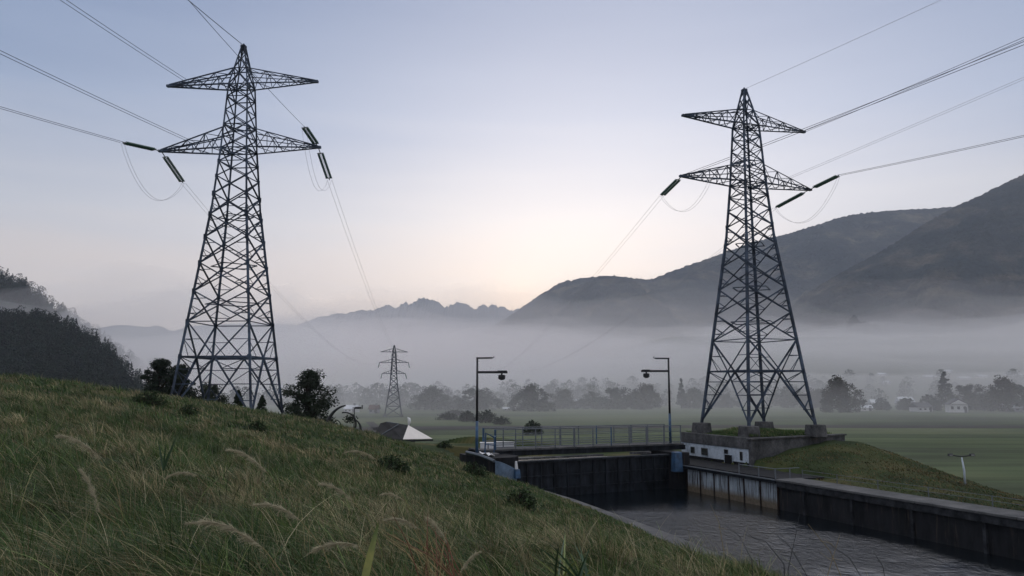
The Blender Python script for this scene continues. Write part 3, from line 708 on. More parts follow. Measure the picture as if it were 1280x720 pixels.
def tree_mesh(key, kind, h, w, n, leaf, base, seed):
    rs = np.random.default_rng(seed); Pn, cl, idx = crown_points(kind, n, rs, h, w, seed)
    cf = 1+.3*(rs.random(len(cl))*2-1)
    V, T, C = leaf_cloud(Pn, leaf, leafcols(len(Pn), rs, base)*cf[idx][:, None], rs)
    o = tri_mesh('crown', V, T, M['leaf'], None, C); col.objects.unlink(o)
    mb = MB(); mb.tube([(0,0,-.3), (w*.01,0,h*.3), (-w*.01,w*.01,h*.6), (0,0,h*.9)], [w*.035, w*.028, w*.016, w*.004], 8)
    for c in cl[::2]:
        z0 = max(h*.15, c[2]*.72-.04*h); p0 = Vector((0,0,z0)); p1 = Vector((c[0], c[1], c[2]))
        mb.tube([p0, p0.lerp(p1, .5)+Vector((0,0,-.02*h)), p1], [w*.014, w*.009, w*.004], 5)
    t_ = mb.build('trunk', M['bark']); col.objects.unlink(t_)
    PROTO[key] = (o.data, t_.data)
def tree(name, key, loc, s, rz, label, cat='tree', group=None, sx=1.0):
    r = empty(name, loc, rz); r.scale = (s*sx, s*sx, s); tag(r, label, cat, group)
    link(bpy.data.objects.new('crown', PROTO[key][0]), r); link(bpy.data.objects.new('trunk', PROTO[key][1]), r); return r
# near trees
tree_mesh('pineA', 'pine', 4.4, 6.6, 13000, .15, (.020,.030,.016), 11)
tree_mesh('pineB', 'pine', 3.6, 5.0, 10000, .15, (.016,.026,.016), 12)
tree_mesh('pineC', 'round', 3.0, 4.4, 9000, .15, (.022,.030,.016), 13)
tree_mesh('youngT', 'conifer', 1.7, 1.2, 2500, .12, (.022,.035,.018), 14)
def gz(x, y): return float(ground(x, y))
def hit(px, py, y0=4.0, step=.5):
    a, b = ray(px, py); y = y0
    while y < 700:
        z = float(ground(a*y, y))
        if z > b*y: return (a*y, y, z)
        y += step*max(1, y/40)
    return (a*y, y, FIELD)
def place(name, key, px, ybase, Yd, s, rz, label, **k):
    q = at(px, ybase, Yd); return tree(name, key, (q[0], q[1], min(q[2], q[2])), s, rz, label, **k)
place('pine_tree', 'pineA', 384, 543, 56, 1.0, .4, 'bushy dark pine tree standing just right of the left pylon', group='dark trees behind the crest', sx=1.22)
place('pine_tree', 'pineB', 196, 515, 54, 1.0, 1.2, 'upright dark pine tree left of the left pylon legs', group='dark trees behind the crest')
place('pine_tree', 'pineB', 224, 517, 57, .97, 3.1, 'dark pine tree half behind the leftmost pylon leg', group='dark trees behind the crest', sx=.95)
place('broadleaf_tree', 'pineC', 256, 520, 60, .85, 2.0, 'rounded dark tree seen through the left legs of the left pylon', group='dark trees behind the crest')
place('young_tree', 'youngT', 297, 520, 52, 1.0, 0, 'small dark sapling seen between the middle legs of the left pylon', cat='sapling', group='saplings under the left pylon')
place('young_tree', 'youngT', 327, 521, 53, .85, 2, 'thin sapling just right of the third leg of the left pylon', cat='sapling', group='saplings under the left pylon')

# far trees
for i in range(4): tree_mesh('far%d' % i, 'round', 10, 10.5, 8000, .5, ((.040,.042,.026),(.034,.038,.024),(.050,.044,.030),(.030,.036,.024))[i], 30+i)
tree_mesh('spire', 'conifer', 12, 5, 1600, .6, (.022,.030,.02), 40)
tree_mesh('lowbush', 'round', 2.4, 3.6, 2200, .22, (.022,.030,.015), 41)
FT = [ # px, base y, distance, top y, width px, key, words
 (540,512,335,484,42,'far0','hazy round tree right of the small distant pylon'),
 (571,511,350,494,24,'far3','low hazy tree between two bigger round trees behind the footbridge lamp'),
 (597,512,335,483,48,'far1','hazy tree behind the left lamp post'),
 (663,514,315,482,52,'far0','largest round tree right of the left lamp post'),
 (704,510,350,486,30,'far2','thin hazy tree just right of the largest round tree'),
 (742,510,350,489,34,'far3','hazy tree above the middle of the footbridge'),
 (772,510,345,482,40,'far1','hazy tree right of the middle of the footbridge'),
 (806,510,345,480,40,'far2','hazy tree just left of the right lamp post'),
 (868,508,360,486,38,'far0','faint tree between the right lamp post and the right pylon'),
 (905,508,370,490,34,'far1','faint tree behind the left leg of the right pylon'),
 (985,508,370,480,36,'far3','faint tree behind the right leg of the right pylon'),
 (1020,508,360,486,30,'far2','faint tree between the right pylon and the big brown tree'),
 (1051,514,300,471,42,'far2','big brownish round tree right of the right pylon'),
 (1102,512,330,497,36,'far3','low dark tree left of the first white house'),
 (1133,512,330,496,30,'far1','low dark tree right of the bluish low roofs'),
 (1162,512,325,493,40,'far3','dark tree above the small white house'),
 (1183,512,335,466,22,'spire','tall narrow fir between the two white houses'),
 (1214,512,330,478,44,'far1','dark tree above the gabled white house'),
 (1238,512,335,490,34,'far0','low tree right of the gabled white house'),
 (1258,514,310,471,36,'far2','big dark tree near the right edge of the valley'),
 (1285,512,320,478,40,'far1','dark tree at the right edge of the valley'),
 (852,508,355,474,12,'spire','narrow spire shaped fir right of the right lamp post'),
]
for k, (px, yb, D, yt, wpx, key, lab) in enumerate(FT):
    q = at(px, yb, D); top = at(px, yt, D)[2]; hgt = top-FIELD; base_h = 12 if key == 'spire' else 10; base_w = 5 if key == 'spire' else 10.5
    s = hgt/base_h/.95; sx = (wpx/F*D)/(base_w*s)/.86
    tree('far_tree', key, (q[0], D, FIELD), s, k*1.7, lab, 'tree', 'hazy trees along the far side of the field', sx=max(.7, min(1.7, sx*1.12)))
def zslope(x, y):
    return FIELD-.5+np.clip((y-450)/400, 0, 2)*45*np.clip((x+150)/400, 0, 1)+1.5*vnoise(x*.01, y*.01, 9, 3)*np.clip((y-480)/100, 0, 1)
# second, paler row: a wood too far off to count
def wood(name, n, xr, yr, hr, seed, label, hfun=None, leafn=200, base=(.028,.034,.022), conifer=False):
    rs = np.random.default_rng(seed); VV = []; TT = []; CC = []; off = 0
    x = xr[0]+(xr[1]-xr[0])*rs.random(n); y = yr[0]+(yr[1]-yr[0])*rs.random(n); h = hr[0]+(hr[1]-hr[0])*rs.random(n)**1.5
    z = hfun(x, y) if hfun else np.full(n, FIELD)
    keep = ~np.isnan(z); x, y, z, h = x[keep], y[keep], z[keep], h[keep]
    n = len(x)
    f = rs.random((n, leafn)); ph = rs.random((n, leafn))*6.283
    if conifer: rad = (1-f)**.9*.24+.01; zz = .08+.94*f
    else: rad = np.sqrt(np.clip(1-((f-.4)/.6)**2, 0, 1))*.5*np.sqrt(rs.random((n, leafn))); zz = .05+.95*f
    C = np.stack([x[:, None]+np.cos(ph)*rad*h[:, None]*(.6+.5*rs.random((n, leafn))), y[:, None]+np.sin(ph)*rad*h[:, None], z[:, None]+zz*h[:, None]], 2).reshape(-1, 3)
    cols = np.repeat(leafcols(n, rs, base, .35), leafn, axis=0)
    sz = np.repeat(h, leafn)*(.13 if conifer else .17)*(1.15-.6*f.ravel()) if conifer else np.repeat(h, leafn)*.12
    a = rs.normal(size=C.shape); a /= np.linalg.norm(a, axis=1)[:, None]; b = np.cross(a, rs.normal(size=C.shape)); b /= np.linalg.norm(b, axis=1)[:, None]
    a *= sz[:, None]; b *= sz[:, None]*.6
    V = np.stack([C-a*.5, C+b*.5, C+a*.5, C-b*.5], 1).reshape(-1, 3); T = np.arange(len(V)).reshape(-1, 4)
    o = tri_mesh(name, V, T, M['leaf'], None, np.repeat(cols, 4, axis=0)); tag(o, label, None, None, 'stuff'); return o
wood('distant_woods', 380, (-240, 480), (400, 560), (6, 12), 5, 'mass of faint trees and hedges in the mist behind the field', hfun=zslope)
# hedges and bushes on the field side of the track
for k, (px, py, hp, wp, lab) in enumerate(((560,525,7,26,'low dark bush beside the distant dirt track'),(583,527,10,26,'dark bush left of the left lamp post'),(607,529,12,30,'wide dark bush just right of the left lamp post'),(627,531,8,20,'small dark bush right of the wide bush by the lamp post'),(667,543,13,30,'round dark bush behind the footbridge railing'),(572,519,5,40,'long low hedge beyond the bushes by the lamp post'))):
    q = hit(px, py, 60); h = 1.25*hp/F*q[1]; wd = wp/F*q[1]
    tree('bush', 'lowbush', q, h/2.2, k, lab, 'bush', 'dark bushes behind the footbridge', sx=wd/3.4/(h/2.2))

# ------------------------------------------------------------------ mountains and wooded hills
def interp_ridge(pts, px): pts = np.array(pts, float); return np.interp(px, pts[:, 0], pts[:, 1])
def mountain(name, ridge, Yr, Yf, Yb, mat, label, rough, seed, step=2.0, jag=0, pw=1.15, ret=False, base=FIELD):
    px = np.arange(ridge[0][0], ridge[-1][0]+.1, step); n = len(px)
    py = interp_ridge(ridge, px)
    py = np.convolve(np.pad(py, 3, mode='edge'), np.ones(7)/7, 'valid') if not jag else py
    if jag:
        py = py-jag*(np.abs(vnoise(px/11.0, px*0+2, seed, 1))*1.0+np.abs(vnoise(px/4.5, px*0+5, seed+1, 3))*.8-.55)*np.interp(px, [ridge[0][0], 470, 500, 640, 680], [.15,.35,1,.8,.2])
    az = np.array([ray(a, b)[0] for a, b in zip(px, py)]); el = np.array([ray(a, b)[1] for a, b in zip(px, py)])
    m = 90; tt = np.concatenate([np.linspace(0, 1, m), 1+np.linspace(0, 1, 16)[1:]])
    Yd = np.where(tt <= 1, Yf+(Yr-Yf)*tt, Yr+(Yb-Yr)*(tt-1))
    A, TT = np.meshgrid(az, tt); YY = np.meshgrid(az, Yd)[1]
    XX = A*Yr*(.75+.25*YY/Yr)                    # flanks spread less than the view rays: a real slope, not a screen-space fan
    Hr = el*Yr-base
    prof = np.where(TT <= 1, TT**pw, (2-TT)**1.3)
    nz = vnoise(XX/ (Yr*.11), YY/(Yr*.11), seed, 6, .55); rid = 1-np.abs(vnoise(XX/(Yr*.07)+9, YY/(Yr*.10), seed+2, 4))*1.6
    env = np.sin(np.pi*np.clip(TT, 0, 1))**.8
    ZZ = base+Hr[None]*prof+rough*Hr.mean()*(nz*.6+rid*.25-.1)*env
    lim = (el[None]-.004)*YY                      # keep the crest the highest line of its own slope
    ZZ = np.where(TT < .97, np.minimum(ZZ, np.maximum(lim, base)), ZZ)
    fine = vnoise(XX/(Yr*.0022), YY/(Yr*.0022), seed+5, 3, .7)*min(Yr*.0022, 5.5)*(.4 if Yr > 4000 else 1)
    ZZ = np.where(TT > .02, ZZ+fine+0.0, ZZ)
    ZZ = np.where(TT <= .001, base-3, ZZ)
    V = np.stack([XX.ravel(), YY.ravel(), ZZ.ravel()], 1); k = len(tt); i = np.arange(k*n).reshape(k, n)
    T = np.stack([i[:-1, :-1].ravel(), i[:-1, 1:].ravel(), i[1:, 1:].ravel(), i[1:, :-1].ravel()], 1)
    o = tri_mesh(name, V, T, mat, smooth=True); tag(o, label, None, None, 'structure')
    return (XX, YY, ZZ)
def mount_mat(name, lo, mid_, hi, s, snow=None):
    t = NT(name); n = t.noise(s, 7, .62, (1, 1, 2.5)); n2 = t.noise(s*14, 5, .7); n3 = t.noise(s*4, 4, .6, (1,1,3))
    c = t.ramp(n.outputs[0], [(.38, lo), (.52, mid_), (.66, hi)]); c2 = t.ramp(n2.outputs[0], [(.3, (.45,.45,.45)), (.7, (1.2,1.2,1.2))]); c3 = t.ramp(n3.outputs[0], [(.35, (.6,.62,.65)), (.6, (1,1,1))])
    cc = t.mix(.8, t.mix(.8, c.outputs[0], c2.outputs[0], 'MULTIPLY'), c3.outputs[0], 'MULTIPLY'); t.base(cc); t.bump(n2.outputs[0], 1.0, 30)
    return t.done(.95, 0, .05)
M['mtnA'] = mount_mat('wooded_mountain', (.014,.030,.046), (.050,.062,.070), (.20,.17,.135), .0055)
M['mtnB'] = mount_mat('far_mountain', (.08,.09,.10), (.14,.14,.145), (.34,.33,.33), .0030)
mountain('mountain', [(960,420),(1000,372),(1050,341),(1100,315),(1150,283),(1190,260),(1225,244),(1260,227),(1300,208),(1360,190),(1460,200),(1600,230)], 1750, 1150, 2300, M['mtnA'], 'dark wooded mountain shoulder rising to the right edge', .6, 3)
mountain('mountain', [(598,418),(640,393),(665,375),(700,353),(730,347),(765,344),(790,348),(812,350),(850,335),(900,318),(940,303),(985,292),(1020,281),(1060,269),(1100,264),(1150,261),(1200,258),(1300,262),(1400,290)], 2600, 1700, 3400, M['mtnA'], 'long dark mountain ridge behind the right pylon', .6, 8)
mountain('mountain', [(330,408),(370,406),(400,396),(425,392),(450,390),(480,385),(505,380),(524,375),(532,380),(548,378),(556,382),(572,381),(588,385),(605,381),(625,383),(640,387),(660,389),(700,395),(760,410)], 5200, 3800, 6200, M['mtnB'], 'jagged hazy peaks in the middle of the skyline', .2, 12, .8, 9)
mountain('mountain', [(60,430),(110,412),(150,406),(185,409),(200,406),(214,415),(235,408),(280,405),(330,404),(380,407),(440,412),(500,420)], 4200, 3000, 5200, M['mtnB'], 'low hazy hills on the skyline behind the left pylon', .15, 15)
M['hill'] = simple('hill_floor', (.022,.028,.018), .95, 0, .5, .05)
def hill_with_wood(ridge, Yr, Yf, Yb, lab, wl, n, hr, seed):
    XX, YY, ZZ = mountain('hill', ridge, Yr, Yf, Yb, M['hill'], lab, .12, seed, 3.0, pw=.8)
    rs = np.random.default_rng(seed); kx, ky = XX.shape
    def h(x, y): return z_
    u = rs.random(n)*.90; v = rs.random(n)
    iu = (u*(kx-1)); iv = v*(ky-1); a = iu.astype(int); b = np.minimum(iv.astype(int), ky-2); fu = iu-a; fv = iv-b
    def s(Q): return (Q[a, b]*(1-fu)*(1-fv)+Q[a+1, b]*fu*(1-fv)+Q[a, b+1]*(1-fu)*fv+Q[a+1, b+1]*fu*fv)
    x, y, z_ = s(XX), s(YY), s(ZZ)
    class _:  pass
    o = wood_pts(x, y, z_-.5, hr, seed+1, wl)
def wood_pts(x, y, z, hr, seed, label, leafn=150):
    rs = np.random.default_rng(seed); n = len(x); h = hr[0]+(hr[1]-hr[0])*rs.random(n)
    con = rs.random(n) < .45
    f = rs.random((n, leafn)); ph = rs.random((n, leafn))*6.283
    rad = np.where(con[:, None], (1-f)**.9*.26+.01, np.sqrt(np.clip(1-((f-.5)/.5)**2, 0, 1))*.36)*(.5+.5*rs.random((n, leafn)))
    C = np.stack([x[:, None]+np.cos(ph)*rad*h[:, None], y[:, None]+np.sin(ph)*rad*h[:, None], z[:, None]+(.1+.9*f)*h[:, None]], 2).reshape(-1, 3)
    cols = np.repeat(leafcols(n, rs, (.017,.026,.024), .45), leafn, axis=0); sz = (np.repeat(h, leafn)*.115*(1.2-.6*f.ravel()))[:, None]
    a = rs.normal(size=C.shape); a /= np.linalg.norm(a, axis=1)[:, None]; b = np.cross(a, rs.normal(size=C.shape)); b /= np.linalg.norm(b, axis=1)[:, None]
    a *= sz; b *= sz*.65
    V = np.stack([C-a*.5, C+b*.5, C+a*.5, C-b*.5], 1).reshape(-1, 3); T = np.arange(len(V)).reshape(-1, 4)
    o = tri_mesh('woods', V, T, M['leaf'], None, np.repeat(cols, 4, axis=0)); tag(o, label, None, None, 'stuff'); return o
hill_with_wood([(-70,400),(0,404),(40,405),(75,410),(100,424),(125,437),(142,452),(158,470),(172,492),(180,515)], 430, 300, 520, 'near dark hill at the left edge', 'dense dark woodland covering the near left hill', 2600, (6, 11), 51)
hill_with_wood([(-70,331),(0,352),(30,362),(60,382),(85,398),(110,417),(140,442),(170,462),(200,492),(215,515)], 820, 560, 1000, 'taller hazy hill at the left edge', 'hazy woodland covering the taller left hill', 2600, (10, 18), 61)

# ------------------------------------------------------------------ houses across the valley
def house(loc, rz, w, d, h, rh, wall, roof, label, nwin=3, gable=False, group='small houses across the field'):
    r = empty('house', loc, rz); tag(r, label, 'house', group)
    mb = MB(); mb.box((0,0,h/2-.5), (w, d, h+1)); wl = mb.build('wall', M[wall], r)
    mb = MB(); o = .4
    if not gable: vs = [(-w/2-o,-d/2-o,h-.1),(w/2+o,-d/2-o,h-.1),(w/2+o,d/2+o,h-.1),(-w/2-o,d/2+o,h-.1),(-w/2-o,0,h+rh),(w/2+o,0,h+rh)]; fs = [(0,1,5,4),(2,3,4,5),(3,0,4),(1,2,5),(3,2,1,0)]
    else: vs = [(-w/2-o,-d/2-o,h-.1),(w/2+o,-d/2-o,h-.1),(w/2+o,d/2+o,h-.1),(-w/2-o,d/2+o,h-.1),(0,-d/2-o,h+rh),(0,d/2+o,h+rh)]; fs = [(0,4,5,3),(1,2,5,4),(0,1,4),(3,5,2),(3,2,1,0)]
    mb.add(vs, fs); rf = mb.build('roof', M[roof], r)
    if gable:
        mb = MB(); mb.add([(-w/2+.2,-d/2-o-.02,h),(w/2-.2,-d/2-o-.02,h),(0,-d/2-o-.02,h+rh-.5)], [(0,1,2)]); mb.build('gable', M[wall], r)
    mb = MB(); mb.box((w*.25, 0, h+rh*.9), (.8,.8,1.4)); mb.build('chimney', M['house_grey'], rf)
    for k in range(nwin):
        x = -w/2+w*(k+.5)/nwin; mb = MB(); mb.box((x, -d/2-.02, h*.55), (w/nwin*.42, .08, h*.34)); mb.build('window', M['glass'], r)
    mb = MB(); mb.box((w*.38, -d/2-.03, .95), (.95, .08, 2.0)); mb.build('door', M['roof_grey'], r)
HS = [ # px, base py, D, width px, height px, roof frac, wall, roof, gable, words
 (718,506,400,15,7,.5,'house_white','roof_pale',0,'pale bluish low house right of the largest round tree'),
 (741,508,390,10,4,.4,'house_white','roof_pale',0,'tiny white shed left of the hedge above the bridge'),
 (775,508,390,20,5,.4,'house_white','roof_pale',0,'long pale low building above the middle of the bridge'),
 (828,505,420,8,7,.4,'house_white','roof_grey',0,'tiny pale house left of the right lamp post'),
 (866,504,430,22,4,.4,'house_white','roof_pale',0,'long pale low shed right of the right lamp post'),
 (1079,512,320,17,6,.45,'house_white','roof_pale',0,'pale low house right of the big brown tree'),
 (1094,504,380,12,5,.5,'house_grey','roof_pale',0,'grey house with pale roof behind the big brown tree'),
 (1131,501,390,18,5,.6,'house_grey','roof_pale',0,'bluish roofed house up behind the low dark trees'),
 (1151,512,310,20,9,.5,'house_white','roof_grey',0,'small white house with two window bays below the dark tree'),
 (1196,518,300,21,17,.4,'house_white','roof_grey',1,'white gabled house in the middle of the right valley'),
 (1268,517,310,26,10,.5,'house_grey','roof_pale',0,'bluish roofed house at the right edge of the valley'),
 (1102,470,620,10,4,.5,'house_white','roof_pale',0,'faint white house on the far misty slope'),
 (1163,474,600,18,4,.5,'house_grey','roof_pale',0,'faint long roof on the far misty slope'),
 (1185,466,640,9,4,.5,'house_white','roof_pale',0,'faintest white house highest on the misty slope'),
 (1108,484,560,8,4,.5,'house_white','roof_pale',0,'faint small white house left of the misty hedge'),
 (1205,478,590,14,4,.5,'house_grey','roof_pale',0,'faint pale roof above the gabled house'),
 (1228,477,600,14,4,.5,'house_white','roof_pale',0,'faint pale roof right of the gabled house'),
 (1268,474,600,18,6,.5,'house_grey','roof_pale',0,'faint pale roof above the right edge house'),
 (440,511,300,14,5,.5,'house_white','roof_pale',0,'pale low house just left of the small distant pylon'),
 (468,511,290,10,5,.5,'house_grey','roof_red',0,'reddish roofed house beside the small distant pylon'),
 (636,512,330,14,3,.4,'house_white','roof_pale',0,'tiny flat pale shed left of the largest round tree'),
]
for k, (px, py, D, w, h, rf, wall, roof, gab, lab) in enumerate(HS):
    q = at(px, py, D); W = w/F*D; Hh = h/F*D; base = float(zslope(np.array([q[0]]), np.array([float(D)]))[0]) if D > 450 else FIELD
    if D <= 500: Hh = max(Hh, at(px, py-h, D)[2]-FIELD)
    house((q[0], D, base), R((k*37) % 30-15), W, max(5, W*.5), Hh*(1-rf), Hh*rf, wall, roof, lab, 3 if w > 12 else 2, bool(gab))

# raised misty slope that the farther houses stand on
def slope():
    xs = np.linspace(-500, 900, 60); ysl = np.linspace(440, 1250, 40); Xs, Ys = np.meshgrid(xs, ysl)
    Zs = zslope(Xs, Ys)
    i = np.arange(Xs.size).reshape(Xs.shape)
    T = np.stack([i[:-1, :-1].ravel(), i[:-1, 1:].ravel(), i[1:, 1:].ravel(), i[1:, :-1].ravel()], 1)
    tag(tri_mesh('hill', np.stack([Xs.ravel(), Ys.ravel(), Zs.ravel()], 1), T, M['meadow'], smooth=True), 'gentle misty slope rising behind the valley houses', None, None, 'structure')
slope()

# ------------------------------------------------------------------ tarpaulin shelter, steel ring, dirt track
q = at(490, 549, 60); tz = gz(q[0], q[1])
z0 = at(490, 549, 60)[2]
r = empty('tarpaulin_shelter', (q[0], q[1], z0)); tag(r, 'low dark pitched shelter with one cream triangular canvas end', 'shelter')
k_ = 60/F; P0 = lambda px, py, dy=0: Vector(((px-490)*k_, dy, (549-py)*k_))
mb = MB(); mb.add([P0(468,546,-.6), P0(506,548,-1.3), P0(509,532,.2), P0(482,528,.4), P0(474,530,.5), P0(470,546,2.4), P0(512,547,2.2)], [(0,1,2,3,4),(4,3,2,6,5),(0,4,5),(1,6,2),(0,5,6,1)]); mb.build('dark_roof', M['roof_dark'], r)
mb = MB(); mb.add([P0(506.3,547.8,-1.32), P0(539,549,.6), P0(509.3,532,.18), P0(514,548.5,2.0)], [(0,1,2),(1,3,2),(0,3,1)]); mb.build('canvas_end', M['canvas'], r)
mb = MB(); mb.bar(P0(468,548,-.65), P0(506,549.6,-1.35), .12); mb.bar(P0(506,549.6,-1.35), P0(539,550.6,.6), .12); mb.build('base_beam', M['dark_metal'], r)
mb = MB(); mb.bar(P0(478,543,-.5), P0(498,531,.0), .16, .05); mb.bar(P0(482,528.5,.4), P0(497,530.5,.3), .2, .08); mb.build('roof_batten', M['rail'], r)
mb = MB(); mb.box((0,.6,-.95), (3.0,2.2,1.9)); mb.build('base_wall', M['quay'], r)
q = at(511, 528, 66); mb = MB(); mb.tube([(0,0,-2.2),(0,0,0),(.05,0,.22),(.02,0,.5),(-.12,0,.62)], [.04,.05,.14,.12,.02], 8); o = mb.build('wrapped_post', M['white'], None, True); o.location = (q[0], q[1], q[2]-.2); tag(o, 'short post wrapped in shiny white sheet behind the cream canvas', 'post')
# ring
q = at(430, 531, 42); r = empty('steel_ring', (q[0], q[1], q[2])); tag(r, 'black steel hoops of an old winding wheel rising over the grass crest', 'winding wheel')
k_ = 42/F
def arc(cx, cy, rr, a0, a1, w0, w1, dy=0, n=18):
    pts = []; rd = []
    for i in range(n+1):
        f = i/n; a = R(a0+(a1-a0)*f); pts.append(((cx-430+rr*math.cos(a))*k_, dy, (531-cy+rr*math.sin(a))*k_)); rd.append(w0+(w1-w0)*f)
    return pts, rd
mb = MB(); p, d = arc(436, 533, 26, 172, 100, .11, .035); mb.tube(p, d, 8); mb.build('outer_hoop', M['rubber'], r, True)
mb = MB(); p, d = arc(430, 530, 14, 105, -20, .035, .05, .15); mb.tube(p, d, 8); mb.build('inner_hoop', M['rubber'], r, True)
mb = MB(); p, d = arc(438, 536, 13, 60, -12, .03, .075, -.1); mb.tube(p, d, 8); mb.build('end_hoop', M['rubber'], r, True)
mb = MB(); p, d = arc(418, 533, 8, 80, -30, .02, .035, .1); mb.tube(p, d, 8); mb.build('small_hoop', M['rubber'], r, True)
mb = MB(); mb.tube([((441.5-430)*k_, .2, -.6), ((441.5-430)*k_, .2, (531-510)*k_)], .025, 6); mb.box(((446-430)*k_, .2, (531-510.5)*k_), (.32,.1,.1)); mb.tube([((451-430)*k_, .2, (531-512)*k_), ((451-430)*k_, .2, (531-507)*k_)], .03, 6); mb.build('bracket', M['dark_metal'], r)
# dirt track
def ribbon(name, pts, wd, mat, label, lift=.02, zf=None):
    pts = [Vector((*p, 0)) for p in pts]; vs = []; P2 = []
    for i in range(len(pts)-1):
        for k in range(8): P2.append(pts[i].lerp(pts[i+1], k/8))
    P2.append(pts[-1]); fs = []
    for i, p in enumerate(P2):
        d = (P2[min(i+1, len(P2)-1)]-P2[max(i-1, 0)]).normalized(); n = Vector((-d.y, d.x, 0))
        for j in range(5):
            q = p+n*wd*(j/4-.5); vs.append((q.x, q.y, gz(q.x, q.y)+lift+.03))
    for i in range(len(P2)-1):
        for j in range(4): a = i*5+j; fs.append((a, a+5, a+6, a+1))
    mb = MB(); mb.add(vs, fs); o = mb.build(name, mat, None, True); tag(o, label, None, None, 'structure')
def gp(px, py):
    a, b = ray(px, py); return (a*FIELD/b, FIELD/b)
ribbon('track', [(-8.5,80),(-11,92),(-15,112),(-22,140),(-30,180),(-38,215)], 2.2, M['dirt'], 'pale dirt track curving away left across the field', .03)
ribbon('ploughed_strip', [(-60,172),(0,186),(60,190),(120,188),(180,180)], 14, M['dirt'], 'dark bare strip of earth across the far field', .03)
# ------------------------------------------------------------------ grass
def blades(name, x, y, h, w, cols, seed, lean=.6, wind=(-.75,-.15), label='', segs=3, curl=1.0, outd=None):
    rs = np.random.default_rng(seed); n = len(x); z = ground(x, y)-.03
    az = rs.random(n)*6.283; d = np.stack([np.cos(az), np.sin(az)], 1)*(lean*rs.random(n)**.7)[:, None]+np.array(wind)[None]*(.4+.9*rs.random(n))[:, None]
    if outd is not None: d = d*.35+outd
    B0 = np.stack([x, y, z], 1); wa = rs.random(n)*3.1416; side_ = np.stack([np.cos(wa), np.sin(wa), np.zeros(n)], 1)
    V = np.zeros((n, 2*segs+1, 3)); 
    for s in range(segs+1):
        f = s/segs
        hz = h*(f-.28*curl*f*f*np.minimum(1.6, np.linalg.norm(d, axis=1))); hx = h[:, None]*d*(f**1.9)*.95
        c = B0+np.concatenate([hx, hz[:, None]], 1)
        if s < segs:
            ww = (w*(1-f*.65))[:, None]*.5; V[:, 2*s] = c-side_*ww; V[:, 2*s+1] = c+side_*ww
        else: V[:, 2*segs] = c
    tr = []
    for s in range(segs-1): a = 2*s; tr += [(a, a+1, a+3), (a, a+3, a+2)]
    a = 2*(segs-1); tr.append((a, a+1, a+2))
    T = (np.arange(n)[:, None, None]*(2*segs+1)+np.array(tr)[None]).reshape(-1, 3)
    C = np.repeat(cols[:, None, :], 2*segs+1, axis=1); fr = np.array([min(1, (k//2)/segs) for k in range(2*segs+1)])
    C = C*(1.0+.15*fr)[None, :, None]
    return V.reshape(-1, 3), T, C.reshape(-1, 3)
def grass_cols(x, y, rs, dry=.0):
    n = len(x); a = vnoise(x*.45, y*.45, 21, 3)+.5*vnoise(x*1.7, y*1.7, 22); pal = np.array([(.030,.058,.018),(.055,.094,.027),(.088,.118,.036),(.33,.27,.16),(.18,.145,.08)])
    k = np.where(rs.random(n) < np.clip(.16+.42*a+dry, .03, .8), np.where(rs.random(n) < .5, 3, 4), rs.integers(0, 3, n))
    c = pal[k]*(1+.3*(rs.random((n, 1))*2-1))*np.clip(1+.75*vnoise(x*1.3, y*1.3, 61, 3), .45, 1.6)[:, None]; return c*(1+.1*(rs.random((n, 3))*2-1))
def scatter(n, y0, y1, p, rs, pad=2.0, lr='L'):
    y = y0+(y1-y0)*rs.random(n)**p
    x = (rs.random(n)*2-1)*(y*.70+pad)
    return x, y
rs = np.random.default_rng(99)
VV, TT, CC = [], [], []; off = 0
for (n, y0, y1, p, h0, h1, w0, w1, lean, sgs) in ((150000, 1.6, 8, 1.0, .10, .36, .0035, .008, 1.5, 4), (190000, 7, 18, 1.0, .10, .30, .007, .013, 1.4, 3), (210000, 16, 52, 1.0, .10, .26, .014, .030, 1.2, 2)):
    x, y = scatter(n, y0, y1, p, rs)
    clump = vnoise(x*1.3, y*1.3, 33, 3); dens = vnoise(x*.5+4, y*.5, 35, 2)
    keep = (x < exl(y)-1.15+.25*(clump > .35)) & (rs.random(n) < np.clip(.78+.8*dens, .25, 1))
    keep &= ~((y > 43.3) & (x > -3.2))
    x, y, clump = x[keep], y[keep], clump[keep]; n2 = len(x)
    h = (h0+(h1-h0)*rs.random(n2)**1.6)*(1+.55*clump); w = w0+(w1-w0)*rs.random(n2)
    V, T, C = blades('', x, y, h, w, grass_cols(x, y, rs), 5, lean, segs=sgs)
    VV.append(V); TT.append(T+off); CC.append(C); off += len(V)
